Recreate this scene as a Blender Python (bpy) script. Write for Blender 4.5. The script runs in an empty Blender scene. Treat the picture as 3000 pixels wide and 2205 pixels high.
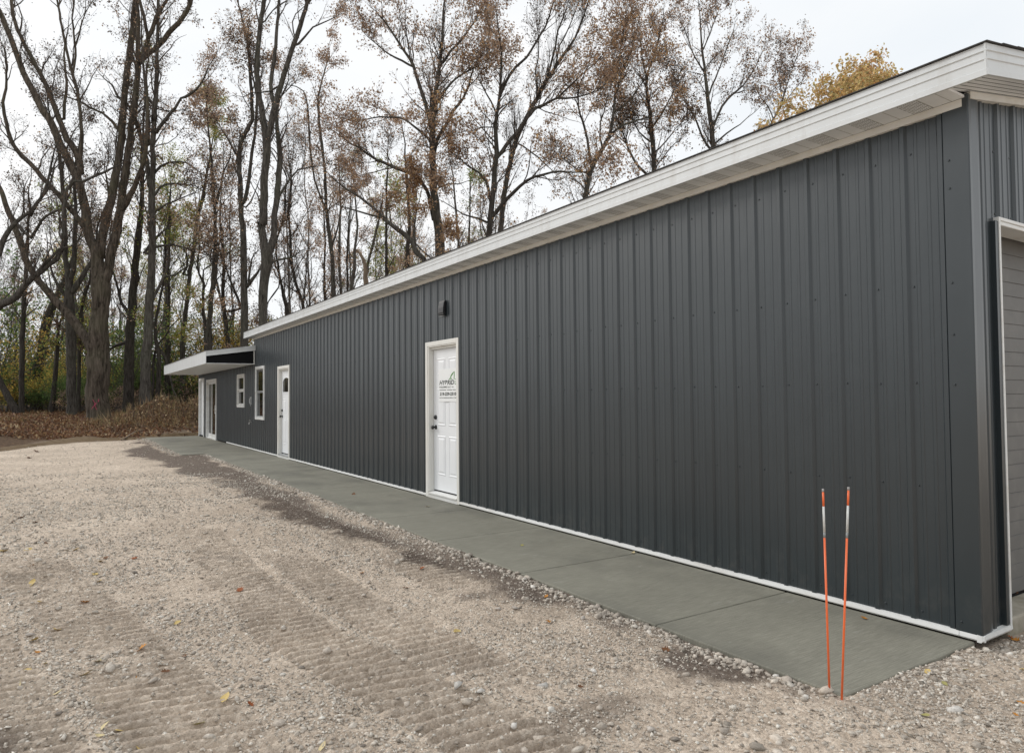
import bpy, math, random
import numpy as np
from mathutils import Matrix, Vector
rng = np.random.default_rng(7)
random.seed(7)
C = bpy.context.scene
COL = C.collection

# ------------------------------------------------------------------ camera model (solved from the photograph)
FPX, YAW, PITCH, ROLL, CAMH = 2026.2, 0.5708030, 0.0300585, -0.0084126, 1.447
PW, PH = 3000.0, 2205.0
FWD = np.array([math.sin(YAW), math.cos(YAW)])

def rays(px, py):
    px = np.asarray(px, float); py = np.asarray(py, float)
    u = (px - PW/2)/FPX; v = -(py - PH/2)/FPX
    c, s = math.cos(ROLL), math.sin(ROLL)
    u, v = c*u - s*v, s*u + c*v
    fw = math.cos(PITCH) - v*math.sin(PITCH); up = math.sin(PITCH) + v*math.cos(PITCH)
    return np.stack([fw*math.sin(YAW) + u*math.cos(YAW), fw*math.cos(YAW) - u*math.sin(YAW), up], -1)

def at(px, py, d):
    r = rays(px, py); s = d/(r[..., 0]*FWD[0] + r[..., 1]*FWD[1])
    p = r*np.asarray(s)[..., None]; p[..., 2] += CAMH
    return p

def ground_at(px, py, z=0.0):
    r = rays(px, py); t = (z - CAMH)/r[..., 2]
    return r[..., 0]*t, r[..., 1]*t

def on_wall(px, py, x):
    r = rays(px, py); t = x/r[..., 0]
    return r[..., 1]*t, r[..., 2]*t + CAMH

# ------------------------------------------------------------------ scene objects
def tag(o, label=None, cat=None, group=None, kind=None):
    if label: o['label'] = label
    if cat: o['category'] = cat
    if group: o['group'] = group
    if kind: o['kind'] = kind
    return o

def empty(name, loc=(0, 0, 0), rz=0.0):
    o = bpy.data.objects.new(name, None); COL.objects.link(o)
    o.location = loc; o.rotation_euler = (0, 0, rz); o.empty_display_size = .2
    return o

def link_mesh(name, me, parent=None, mats=()):
    for m in mats: me.materials.append(m)
    o = bpy.data.objects.new(name, me); COL.objects.link(o)
    if parent is not None:
        o.parent = parent
    return o

def np_mesh(name, verts, quads=None, tris=None, smooth=False, matidx=None):
    """verts (N,3); quads (Q,4); tris (T,3)"""
    me = bpy.data.meshes.new(name)
    verts = np.asarray(verts, np.float32)
    q = np.zeros((0, 4), np.int32) if quads is None else np.asarray(quads, np.int32)
    t = np.zeros((0, 3), np.int32) if tris is None else np.asarray(tris, np.int32)
    me.vertices.add(len(verts)); me.vertices.foreach_set('co', verts.ravel())
    nl = q.size + t.size; me.loops.add(nl)
    me.loops.foreach_set('vertex_index', np.concatenate([q.ravel(), t.ravel()]).astype(np.int32))
    me.polygons.add(len(q) + len(t))
    st = np.concatenate([np.arange(len(q))*4, q.size + np.arange(len(t))*3]).astype(np.int32)
    me.polygons.foreach_set('loop_start', st)
    if smooth is True:
        me.polygons.foreach_set('use_smooth', np.ones(len(st), bool))
    elif isinstance(smooth, np.ndarray):
        me.polygons.foreach_set('use_smooth', smooth.astype(bool))
    if matidx is not None: me.polygons.foreach_set('material_index', np.asarray(matidx, np.int32))
    me.update(calc_edges=True)
    return me

def add_color(me, cols, name='Col'):
    a = me.color_attributes.new(name, 'FLOAT_COLOR', 'POINT')
    c = np.ones((len(me.vertices), 4), np.float32); c[:, :3] = cols
    a.data.foreach_set('color', c.ravel())

def add_float(me, vals, name):
    a = me.attributes.new(name, 'FLOAT', 'POINT'); a.data.foreach_set('value', np.asarray(vals, np.float32))

class MB:
    def __init__(s): s.v = []; s.f = []
    def poly(s, pts):
        b = len(s.v); s.v += [tuple(p) for p in pts]; s.f.append(tuple(range(b, b + len(pts))))
    def box(s, x0, x1, y0, y1, z0, z1):
        b = len(s.v)
        s.v += [(x0, y0, z0), (x1, y0, z0), (x1, y1, z0), (x0, y1, z0), (x0, y0, z1), (x1, y0, z1), (x1, y1, z1), (x0, y1, z1)]
        for f in ((0, 3, 2, 1), (4, 5, 6, 7), (0, 1, 5, 4), (1, 2, 6, 5), (2, 3, 7, 6), (3, 0, 4, 7)):
            s.f.append(tuple(i + b for i in f))
    def prism(s, prof, axis, a0, a1):
        """closed profile extruded along axis 'x','y','z'; prof is 2-D in the other two axes in order"""
        n = len(prof); b = len(s.v)
        for a in (a0, a1):
            for p in prof:
                s.v.append({'x': (a, p[0], p[1]), 'y': (p[0], a, p[1]), 'z': (p[0], p[1], a)}[axis])
        for i in range(n):
            j = (i + 1) % n; s.f.append((b + i, b + j, b + n + j, b + n + i))
        s.f.append(tuple(b + i for i in range(n))[::-1]); s.f.append(tuple(b + n + i for i in range(n)))
    def tube(s, p0, p1, r0, r1=None, n=10, cap=True):
        r1 = r0 if r1 is None else r1
        p0 = Vector(p0); p1 = Vector(p1); d = (p1 - p0).normalized()
        a = d.orthogonal().normalized(); c = d.cross(a); b = len(s.v)
        for p, r in ((p0, r0), (p1, r1)):
            for i in range(n):
                t = 2*math.pi*i/n; s.v.append(tuple(p + (a*math.cos(t) + c*math.sin(t))*r))
        for i in range(n):
            j = (i + 1) % n; s.f.append((b + i, b + j, b + n + j, b + n + i))
        if cap:
            s.f.append(tuple(b + i for i in range(n))[::-1]); s.f.append(tuple(b + n + i for i in range(n)))
    def lathe(s, o, axis, prof, n=16):
        o = Vector(o); d = Vector(axis).normalized(); a = d.orthogonal().normalized(); c = d.cross(a); b = len(s.v)
        for (h, r) in prof:
            for i in range(n):
                t = 2*math.pi*i/n; s.v.append(tuple(o + d*h + (a*math.cos(t) + c*math.sin(t))*r))
        for k in range(len(prof) - 1):
            for i in range(n):
                j = (i + 1) % n; s.f.append((b + k*n + i, b + k*n + j, b + (k+1)*n + j, b + (k+1)*n + i))
        s.f.append(tuple(b + i for i in range(n))[::-1]); s.f.append(tuple(b + (len(prof)-1)*n + i for i in range(n)))
    def build(s, name, mat, parent=None, bevel=0, smooth=False, fix=True):
        me = bpy.data.meshes.new(name); me.from_pydata(s.v, [], s.f)
        if fix:
            import bmesh
            bm = bmesh.new(); bm.from_mesh(me); bmesh.ops.recalc_face_normals(bm, faces=bm.faces); bm.to_mesh(me); bm.free()
        me.update()
        o = link_mesh(name, me, parent, [mat] if not isinstance(mat, (list, tuple)) else mat)
        if parent is not None: o.matrix_parent_inverse = Matrix.Translation(-Vector(parent.location))
        if smooth: me.polygons.foreach_set('use_smooth', [True]*len(me.polygons))
        if bevel:
            m = o.modifiers.new('bevel', 'BEVEL'); m.width = bevel; m.segments = 2; m.limit_method = 'ANGLE'
        return o

# ------------------------------------------------------------------ noise in numpy
def _hash(ix, iy, seed):
    h = (ix.astype(np.int64)*374761393 + iy.astype(np.int64)*668265263 + seed*144269504) & 0xffffffff
    h = ((h ^ (h >> 13))*1274126177) & 0xffffffff
    return ((h ^ (h >> 16)) & 0xffff)/65535.0

def vnoise(x, y, scale, seed=0):
    x = x*scale; y = y*scale; ix = np.floor(x); iy = np.floor(y); fx = x - ix; fy = y - iy
    fx = fx*fx*(3 - 2*fx); fy = fy*fy*(3 - 2*fy)
    a = _hash(ix, iy, seed); b = _hash(ix+1, iy, seed); c = _hash(ix, iy+1, seed); d = _hash(ix+1, iy+1, seed)
    return (a*(1-fx) + b*fx)*(1-fy) + (c*(1-fx) + d*fx)*fy - .5

def fbm(x, y, scale, seed=0, octv=4, gain=.5):
    s = 0; a = 1.0
    for k in range(octv):
        s = s + a*vnoise(x + 13.7*k, y - 7.1*k, scale*2.03**k, seed + k); a *= gain
    return s

def sstep(a, b, x):
    t = np.clip((x - a)/(b - a), 0, 1); return t*t*(3 - 2*t)

# ------------------------------------------------------------------ materials
def new_mat(name):
    m = bpy.data.materials.new(name); m.use_nodes = True
    nt = m.node_tree; b = nt.nodes['Principled BSDF']
    return m, nt, b

def N(nt, t, **kw):
    n = nt.nodes.new(t)
    for k, v in kw.items():
        if k.startswith('i_'): n.inputs[k[2:].replace('_', ' ')].default_value = v
        else: setattr(n, k, v)
    return n

def rgba(c): return (c[0], c[1], c[2], 1)

def ramp(nt, fac, stops):
    r = nt.nodes.new('ShaderNodeValToRGB'); e = r.color_ramp.elements
    while len(e) < len(stops): e.new(.5)
    for el, (p, c) in zip(e, stops): el.position = p; el.color = rgba(c)
    nt.links.new(fac, r.inputs[0]); return r.outputs[0]

def mixc(nt, fac, a, b, mode='MIX'):
    m = nt.nodes.new('ShaderNodeMix'); m.data_type = 'RGBA'; m.blend_type = mode
    for sock, val in ((m.inputs[0], fac), (m.inputs[6], a), (m.inputs[7], b)):
        if hasattr(val, 'is_linked') or isinstance(val, bpy.types.NodeSocket): nt.links.new(val, sock)
        elif isinstance(val, (int, float)): sock.default_value = val
        else: sock.default_value = rgba(val)
    return m.outputs[2]

def noise(nt, vec, scale, detail=4, rough=.55, dist=0):
    n = nt.nodes.new('ShaderNodeTexNoise'); n.inputs['Scale'].default_value = scale
    n.inputs['Detail'].default_value = detail; n.inputs['Roughness'].default_value = rough; n.inputs['Distortion'].default_value = dist
    if vec is not None: nt.links.new(vec, n.inputs['Vector'])
    return n.outputs['Fac']

def coords(nt, scale=(1, 1, 1), which='Object'):
    t = nt.nodes.new('ShaderNodeTexCoord'); m = nt.nodes.new('ShaderNodeMapping')
    m.inputs['Scale'].default_value = scale; nt.links.new(t.outputs[which], m.inputs['Vector'])
    return m.outputs['Vector']

def bump(nt, b, h, strength=.3, dist=.01):
    n = nt.nodes.new('ShaderNodeBump'); n.inputs['Strength'].default_value = strength; n.inputs['Distance'].default_value = dist
    nt.links.new(h, n.inputs['Height']); nt.links.new(n.outputs[0], b.inputs['Normal'])

def simple(name, col, rough=.5, var=.06, scale=3.0, spec=.5, metal=0, dirt=None, dirtscale=1.5, stretch=(1, 1, 1)):
    m, nt, b = new_mat(name)
    v = coords(nt, stretch)
    n1 = noise(nt, v, scale, 5, .6)
    c = ramp(nt, n1, [(.3, [k*(1-var) for k in col]), (.7, [min(1, k*(1+var)) for k in col])])
    if dirt is not None:
        n2 = noise(nt, v, dirtscale, 6, .65)
        f = ramp(nt, n2, [(.5, (0, 0, 0)), (.72, (1, 1, 1))])
        c = mixc(nt, f, c, dirt)
    nt.links.new(c, b.inputs['Base Color'])
    b.inputs['Roughness'].default_value = rough; b.inputs['Metallic'].default_value = metal
    b.inputs['Specular IOR Level'].default_value = spec
    return m

M = {}
# painted steel cladding, charcoal
def mat_steel():
    m, nt, b = new_mat('charcoal_steel')
    v = coords(nt, (1, 1, .25)); v2 = coords(nt, (1, 1, 1))
    n1 = noise(nt, v, 2.2, 5, .6); n2 = noise(nt, v2, 1.1, 2, .5)
    c = ramp(nt, n1, [(.3, (.0180, .0255, .0300)), (.7, (.0240, .0330, .0380))])
    # splashed dust close to the bottom edge of the panels (a stain that stays put)
    sep = nt.nodes.new('ShaderNodeSeparateXYZ'); nt.links.new(v2, sep.inputs[0])
    mr = nt.nodes.new('ShaderNodeMapRange'); mr.inputs['From Min'].default_value = .06; mr.inputs['From Max'].default_value = .38
    mr.inputs['To Min'].default_value = 1; mr.inputs['To Max'].default_value = 0
    nt.links.new(sep.outputs['Z'], mr.inputs['Value'])
    mu = nt.nodes.new('ShaderNodeMath'); mu.operation = 'MULTIPLY'; nt.links.new(mr.outputs[0], mu.inputs[0])
    n3 = noise(nt, v2, 9, 6, .7); nt.links.new(ramp(nt, n3, [(.5, (0, 0, 0)), (.8, (.3, .3, .3))]), mu.inputs[1])
    c = mixc(nt, mu.outputs[0], c, (.16, .145, .125))
    nt.links.new(c, b.inputs['Base Color'])
    r = ramp(nt, n2, [(.2, (.30, .30, .30)), (.8, (.33, .33, .33))]); nt.links.new(r, b.inputs['Roughness'])
    b.inputs['Specular IOR Level'].default_value = .8
    bump(nt, b, noise(nt, coords(nt, (1, 1, .45)), 2.6, 3, .5), .22, .03)
    return m
M['steel'] = mat_steel()
M['white'] = simple('white_aluminium', (.74, .745, .73), .45, .04, 2.5, dirt=(.62, .60, .56), dirtscale=2.2, stretch=(1, .6, 3))
M['fascia'] = simple('white_fascia_metal', (.64, .66, .665), .42, .03, 2.0, dirt=(.56, .565, .555), dirtscale=3.0, stretch=(1, 2.5, .5))
M['trim'] = simple('cream_white_trim', (.74, .73, .69), .5, .05, 3, dirt=(.68, .655, .59), dirtscale=4, stretch=(1, 1, .4))
M['door'] = simple('white_door_paint', (.80, .815, .83), .42, .02, 3)
M['black'] = simple('black_hardware', (.012, .012, .013), .35, .1, 20)
M['dark_gap'] = simple('dark_rubber_seal', (.010, .010, .011), .85, .1, 20, spec=.1)
M['grey_plastic'] = simple('grey_plastic', (.3, .31, .31), .5, .1, 9)
M['brass'] = simple('zinc_tap', (.45, .44, .42), .35, .1, 30, metal=.8)
M['shingle'] = simple('dark_shingle', (.045, .042, .04), .9, .35, 25)
M['garage'] = simple('grey_garage_door', (.135, .132, .126), .55, .05, 6, dirt=(.17, .165, .155), dirtscale=5)
M['hood'] = simple('black_plastic_hood', (.02, .02, .022), .38, .1, 15)
M['slabedge'] = simple('pale_concrete', (.36, .33, .27), .85, .15, 8, dirt=(.22, .2, .14), dirtscale=6)
M['ink'] = simple('black_print', (.012, .02, .014), .5, .1, 30)
M['green_ink'] = simple('green_grey_print', (.07, .24, .04), .5, .15, 30)
M['sheet'] = simple('white_sign_sheet', (.83, .84, .835), .4, .02, 3)
M['orange'] = simple('orange_fibreglass', (.85, .16, .045), .35, .05, 30)
M['reflect'] = simple('silver_reflective_tape', (.62, .63, .61), .3, .1, 60)
M['greytape'] = simple('grey_tape', (.26, .27, .27), .4, .1, 60)
M['cap'] = simple('clear_cap', (.34, .32, .31), .25, .1, 60)

def mat_glass():
    m, nt, b = new_mat('dark_window_glass')
    v = coords(nt); n = noise(nt, v, 1.6, 3, .5)
    nt.links.new(ramp(nt, n, [(.3, (.008, .009, .009)), (.7, (.018, .018, .017))]), b.inputs['Base Color'])
    b.inputs['Roughness'].default_value = .04; b.inputs['Specular IOR Level'].default_value = .6
    bump(nt, b, noise(nt, v, 1.2, 1, .5), .04, .02)
    return m
M['glass'] = mat_glass()

def mat_soffit():
    """vented aluminium: every other panel carries rows of short slots"""
    m, nt, b = new_mat('vented_soffit_metal')
    t = nt.nodes.new('ShaderNodeTexCoord'); sep = nt.nodes.new('ShaderNodeSeparateXYZ'); nt.links.new(t.outputs['Object'], sep.inputs[0])
    def math_(op, a, bb=None):
        n = nt.nodes.new('ShaderNodeMath'); n.operation = op
        for s_, v_ in ((n.inputs[0], a), (n.inputs[1], bb)):
            if v_ is None: continue
            if isinstance(v_, bpy.types.NodeSocket): nt.links.new(v_, s_)
            else: s_.default_value = v_
        return n.outputs[0]
    y = math_('ADD', sep.outputs['Y'], 50 - 2.13 + .155*0)
    ph = math_('FRACT', math_('DIVIDE', y, .3105))
    vent = math_('LESS_THAN', ph, .40)
    slot = math_('LESS_THAN', math_('FRACT', math_('DIVIDE', y, .0124)), .42)
    xx = math_('GREATER_THAN', math_('FRACT', math_('DIVIDE', sep.outputs['X'], .048)), .2)
    f = math_('MULTIPLY', math_('MULTIPLY', vent, slot), xx)
    groove = math_('LESS_THAN', math_('FRACT', math_('DIVIDE', y, .10350)), .06)
    c = mixc(nt, f, (.84, .86, .88), (.26, .26, .26))
    c = mixc(nt, groove, c, (.5, .5, .48))
    nt.links.new(c, b.inputs['Base Color']); b.inputs['Roughness'].default_value = .5
    return m
M['soffit'] = mat_soffit()
M['soffit_plain'] = simple('plain_soffit_metal', (.84, .86, .88), .5, .03, 2, stretch=(8, 1, 1))

def mat_concrete():
    m, nt, b = new_mat('fresh_broomed_concrete')
    v = coords(nt); vs = coords(nt, (1.2, 22, 1)); vw = coords(nt, (.35, 1.6, 1))
    n1 = noise(nt, v, .9, 6, .6); n2 = noise(nt, vs, 6, 4, .6); n3 = noise(nt, vw, 1.3, 5, .6); n4 = noise(nt, v, 120, 2, .5)
    c = ramp(nt, n1, [(.32, (.192, .184, .142)), (.68, (.262, .251, .199))])
    c = mixc(nt, .35, c, ramp(nt, n3, [(.3, (.14, .134, .105)), (.7, (.315, .302, .243))]))
    c = mixc(nt, .26, c, ramp(nt, n2, [(.35, (.14, .135, .11)), (.65, (.50, .485, .41))]))
    c = mixc(nt, .12, c, ramp(nt, n4, [(.3, (.06, .06, .055)), (.7, (.34, .34, .31))]))
    n6 = noise(nt, coords(nt, (1, .7, 1)), .75, 5, .6)
    c = mixc(nt, ramp(nt, n6, [(.48, (0, 0, 0)), (.64, (.55, .55, .55))]), c, (.125, .122, .103))
    # pale dusty scuffs
    n5 = noise(nt, coords(nt, (1.0, 2.6, 1)), 2.4, 8, .75)
    c = mixc(nt, ramp(nt, n5, [(.60, (0, 0, 0)), (.75, (.7, .7, .7))]), c, (.42, .415, .38))
    nt.links.new(c, b.inputs['Base Color']); b.inputs['Roughness'].default_value = .8
    b.inputs['Specular IOR Level'].default_value = .3
    bump(nt, b, n2, .6, .006)
    return m
M['concrete'] = mat_concrete()

def mat_bark(name, dark, light, sc=1.0):
    m, nt, b = new_mat(name)
    v = coords(nt, (sc, sc, sc*.16)); v2 = coords(nt)
    n1 = noise(nt, v, 13, 6, .7, .6); n2 = noise(nt, v2, .7, 3, .5)
    c = ramp(nt, n1, [(.34, dark), (.66, light)])
    c = mixc(nt, ramp(nt, n2, [(.45, (0, 0, 0)), (.75, (.45, .45, .45))]), c, (light[0]*.8, light[1]*.95, light[2]*.75))
    nt.links.new(c, b.inputs['Base Color']); b.inputs['Roughness'].default_value = .95; b.inputs['Specular IOR Level'].default_value = .15
    bump(nt, b, n1, 1.0, .09)
    return m
M['bark'] = mat_bark('grey_brown_bark', (.028, .024, .021), (.165, .148, .128))
M['bark_shag'] = mat_bark('shaggy_brown_bark', (.020, .016, .012), (.175, .142, .112), .6)
M['bark_dark'] = mat_bark('dark_bark', (.024, .021, .018), (.115, .100, .086))
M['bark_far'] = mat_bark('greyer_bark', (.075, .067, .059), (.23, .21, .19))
M['twig'] = simple('twig_bark', (.095, .080, .068), .9, .2, 6, spec=.15)
M['deadwood'] = simple('broken_pale_wood', (.22, .165, .115), .9, .4, 8, stretch=(1, 1, .2))
M['pink'] = simple('pink_marker_paint', (.55, .06, .14), .7, .1, 30)

def mat_leaf(name='leaf', trans=.35):
    m, nt, b = new_mat(name)
    a = nt.nodes.new('ShaderNodeVertexColor'); a.layer_name = 'Col'
    v = coords(nt); n = noise(nt, v, 9, 2, .5)
    hs = nt.nodes.new('ShaderNodeHueSaturation'); nt.links.new(a.outputs['Color'], hs.inputs['Color'])
    mr = nt.nodes.new('ShaderNodeMapRange'); mr.inputs['To Min'].default_value = .75; mr.inputs['To Max'].default_value = 1.25
    nt.links.new(n, mr.inputs['Value']); nt.links.new(mr.outputs[0], hs.inputs['Value'])
    nt.links.new(hs.outputs[0], b.inputs['Base Color'])
    b.inputs['Roughness'].default_value = .65; b.inputs['Specular IOR Level'].default_value = .25
    tr = nt.nodes.new('ShaderNodeBsdfTranslucent'); nt.links.new(hs.outputs[0], tr.inputs['Color'])
    ms = nt.nodes.new('ShaderNodeMixShader'); ms.inputs[0].default_value = trans
    out = nt.nodes['Material Output']
    nt.links.new(b.outputs[0], ms.inputs[1]); nt.links.new(tr.outputs[0], ms.inputs[2]); nt.links.new(ms.outputs[0], out.inputs['Surface'])
    return m
M['leaf'] = mat_leaf('leaf', .45)
M['dry_leaf'] = mat_leaf('dry_leaf', .12)

def mat_stone():
    m, nt, b = new_mat('crushed_stone')
    a = nt.nodes.new('ShaderNodeVertexColor'); a.layer_name = 'Col'
    v = coords(nt); n = noise(nt, v, 90, 4, .65)
    c = mixc(nt, 1.0, a.outputs['Color'], ramp(nt, n, [(.3, (.72, .7, .67)), (.7, (1.15, 1.14, 1.12))]), 'MULTIPLY')
    nt.links.new(c, b.inputs['Base Color']); b.inputs['Roughness'].default_value = .92; b.inputs['Specular IOR Level'].default_value = .2
    bump(nt, b, n, .6, .006)
    return m
M['stone'] = mat_stone()

def mat_ground():
    m, nt, b = new_mat('gravel_and_forest_floor')
    def att(n):
        a = nt.nodes.new('ShaderNodeAttribute'); a.attribute_name = n; return a.outputs['Fac']
    v = coords(nt)
    vo = nt.nodes.new('ShaderNodeTexVoronoi'); vo.inputs['Scale'].default_value = 62; nt.links.new(v, vo.inputs['Vector'])
    vo2 = nt.nodes.new('ShaderNodeTexVoronoi'); vo2.inputs['Scale'].default_value = 27; vo2.inputs['Randomness'].default_value = 1; nt.links.new(v, vo2.inputs['Vector'])
    s1 = nt.nodes.new('ShaderNodeSeparateColor'); nt.links.new(vo.outputs['Color'], s1.inputs[0])
    s2 = nt.nodes.new('ShaderNodeSeparateColor'); nt.links.new(vo2.outputs['Color'], s2.inputs[0])
    nf = noise(nt, v, 160, 5, .7); nm = noise(nt, v, 7, 6, .65); nl = noise(nt, v, .8, 4, .55)
    grav = ramp(nt, s1.outputs[0], [(0.0, (.185, .16, .138)), (.3, (.33, .285, .245)), (.65, (.45, .40, .352)), (1.0, (.66, .62, .575))])
    grav2 = ramp(nt, s2.outputs[1], [(0.0, (.23, .198, .172)), (.5, (.395, .343, .296)), (1.0, (.56, .515, .465))])
    fines = ramp(nt, nf, [(.28, (.22, .187, .16)), (.5, (.385, .335, .287)), (.75, (.55, .50, .45))])
    c = mixc(nt, .42, fines, grav); c = mixc(nt, .25, c, grav2)
    c = mixc(nt, .4, c, mixc(nt, 1.0, c, ramp(nt, nm, [(.3, (.62, .60, .58)), (.7, (1.3, 1.3, 1.3))]), 'MULTIPLY'))
    c = mixc(nt, .5, c, mixc(nt, 1.0, c, ramp(nt, nl, [(.35, (.78, .76, .74)), (.65, (1.18, 1.18, 1.18))]), 'MULTIPLY'))
    c = mixc(nt, 1.0, c, (1.56, 1.48, 1.365), 'MULTIPLY')
    pale = mixc(nt, 1.0, c, (1.07, 1.075, 1.08), 'MULTIPLY')
    c = mixc(nt, att('pale'), c, pale)
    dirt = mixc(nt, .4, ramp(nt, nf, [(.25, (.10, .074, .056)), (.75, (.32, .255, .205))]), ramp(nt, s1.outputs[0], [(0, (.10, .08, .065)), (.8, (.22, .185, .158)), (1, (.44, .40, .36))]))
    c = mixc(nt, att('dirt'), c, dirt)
    soil = ramp(nt, noise(nt, v, 5, 6, .7), [(.3, (.115, .075, .04)), (.7, (.25, .185, .115))])
    c = mixc(nt, att('soil'), c, soil)
    lit = ramp(nt, noise(nt, v, 9, 6, .7), [(.3, (.05, .034, .022)), (.55, (.13, .082, .05)), (.75, (.22, .14, .08))])
    c = mixc(nt, att('litter'), c, lit)
    nt.links.new(c, b.inputs['Base Color']); b.inputs['Roughness'].default_value = .95; b.inputs['Specular IOR Level'].default_value = .15
    ad = nt.nodes.new('ShaderNodeMath'); ad.operation = 'ADD'
    mu = nt.nodes.new('ShaderNodeMath'); mu.operation = 'MULTIPLY'; mu.inputs[1].default_value = -1.0
    nt.links.new(vo.outputs['Distance'], mu.inputs[0]); nt.links.new(mu.outputs[0], ad.inputs[0]); nt.links.new(nf, ad.inputs[1])
    bump(nt, b, ad.outputs[0], .95, .012)
    return m
M['ground'] = mat_ground()

# ------------------------------------------------------------------ camera, light, sky
cam = bpy.data.cameras.new('camera'); co = bpy.data.objects.new('camera', cam); COL.objects.link(co)
cam.sensor_width = 36; cam.lens = FPX/PW*36; cam.clip_end = 2000; cam.clip_start = .05
R = Vector((math.cos(YAW), -math.sin(YAW), 0)); Fh = Vector((math.sin(YAW), math.cos(YAW), 0))
F = Fh*math.cos(PITCH) + Vector((0, 0, math.sin(PITCH))); U = -Fh*math.sin(PITCH) + Vector((0, 0, math.cos(PITCH)))
cx = R*math.cos(ROLL) + U*math.sin(ROLL); cy = -R*math.sin(ROLL) + U*math.cos(ROLL)
mw = Matrix.Identity(4)
for i in range(3): mw[i][0] = cx[i]; mw[i][1] = cy[i]; mw[i][2] = -F[i]
mw[2][3] = CAMH; co.matrix_world = mw; C.camera = co

SUN_EL, SUN_AZ = math.radians(33), math.radians(325)   # azimuth measured from +Y towards +X
sd = bpy.data.lights.new('sun', 'SUN'); sd.energy = 1.5; sd.angle = math.radians(20); sd.color = (1, .97, .93)
so = bpy.data.objects.new('sun', sd); COL.objects.link(so)
dirv = Vector((math.sin(SUN_AZ)*math.cos(SUN_EL), math.cos(SUN_AZ)*math.cos(SUN_EL), math.sin(SUN_EL)))
so.rotation_euler = dirv.to_track_quat('Z', 'Y').to_euler()

w = bpy.data.worlds.new('World'); C.world = w; w.use_nodes = True; nt = w.node_tree
bg = nt.nodes['Background']; bg.inputs['Strength'].default_value = .1
sky = nt.nodes.new('ShaderNodeTexSky'); sky.sky_type = 'NISHITA'; sky.sun_disc = False
sky.sun_elevation = SUN_EL; sky.sun_rotation = SUN_AZ; sky.dust_density = 4; sky.ozone_density = 1
tc = nt.nodes.new('ShaderNodeTexCoord'); mp = nt.nodes.new('ShaderNodeMapping'); mp.inputs['Scale'].default_value = (1, 1, 2.2)
nt.links.new(tc.outputs['Generated'], mp.inputs['Vector'])
cl = noise(nt, mp.outputs[0], 1.7, 6, .55)
cloud = ramp(nt, cl, [(.3, (.86, .905, .945)), (.72, (1.0, 1.0, 1.0))])
mul = nt.nodes.new('ShaderNodeVectorMath'); mul.operation = 'SCALE'; mul.inputs['Scale'].default_value = 10.7
nt.links.new(cloud, mul.inputs[0])
nt.links.new(mixc(nt, .94, sky.outputs[0], mul.outputs[0]), bg.inputs['Color'])

C.view_settings.view_transform = 'Standard'; C.view_settings.look = 'None'; C.view_settings.exposure = 0; C.view_settings.gamma = 1
C.view_settings.use_curve_mapping = False
C.cycles.max_bounces = 6; C.cycles.diffuse_bounces = 3; C.cycles.transparent_max_bounces = 8
C.cycles.use_denoising = True

# ------------------------------------------------------------------ terrain
XB = [-40, -14, -8, -4, -1.67, -.46, .54, 2.5, 60]
YB = [-8, 8, 14, 20, 25.35, 28.0, 28.9, 29.7, 30.6]
def edge_dist(x, y):
    """metres beyond the far edge of the gravel drive"""
    return (y - np.interp(x, XB, YB))*.8
def mound(x, y):
    a = ((x - 5.4)/2.9)**2 + ((y - 36.2)/2.5)**2
    h = 1.42*np.exp(-a*1.15)
    a2 = ((x - 2.4)/1.7)**2 + ((y - 36.6)/1.9)**2
    return h + .30*np.exp(-a2*1.2)
def terrain(x, y):
    x = np.asarray(x, float); y = np.asarray(y, float)
    s = edge_dist(x, y)
    z = .62*sstep(2.0, 14, s) + .010*np.clip(s - 12, 0, 200)
    z = z + .06*sstep(.2, 1.0, s)*sstep(3.0, 1.2, s)           # little berm of bladed soil
    fs = sstep(-.2, 1.5, s)
    z = z + fs*fbm(x, y, .45, 41, 4)*.16 + fs*mound(x, y)*(1 + .6*fbm(x, y, 1.1, 77, 4))
    return z - .02

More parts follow.
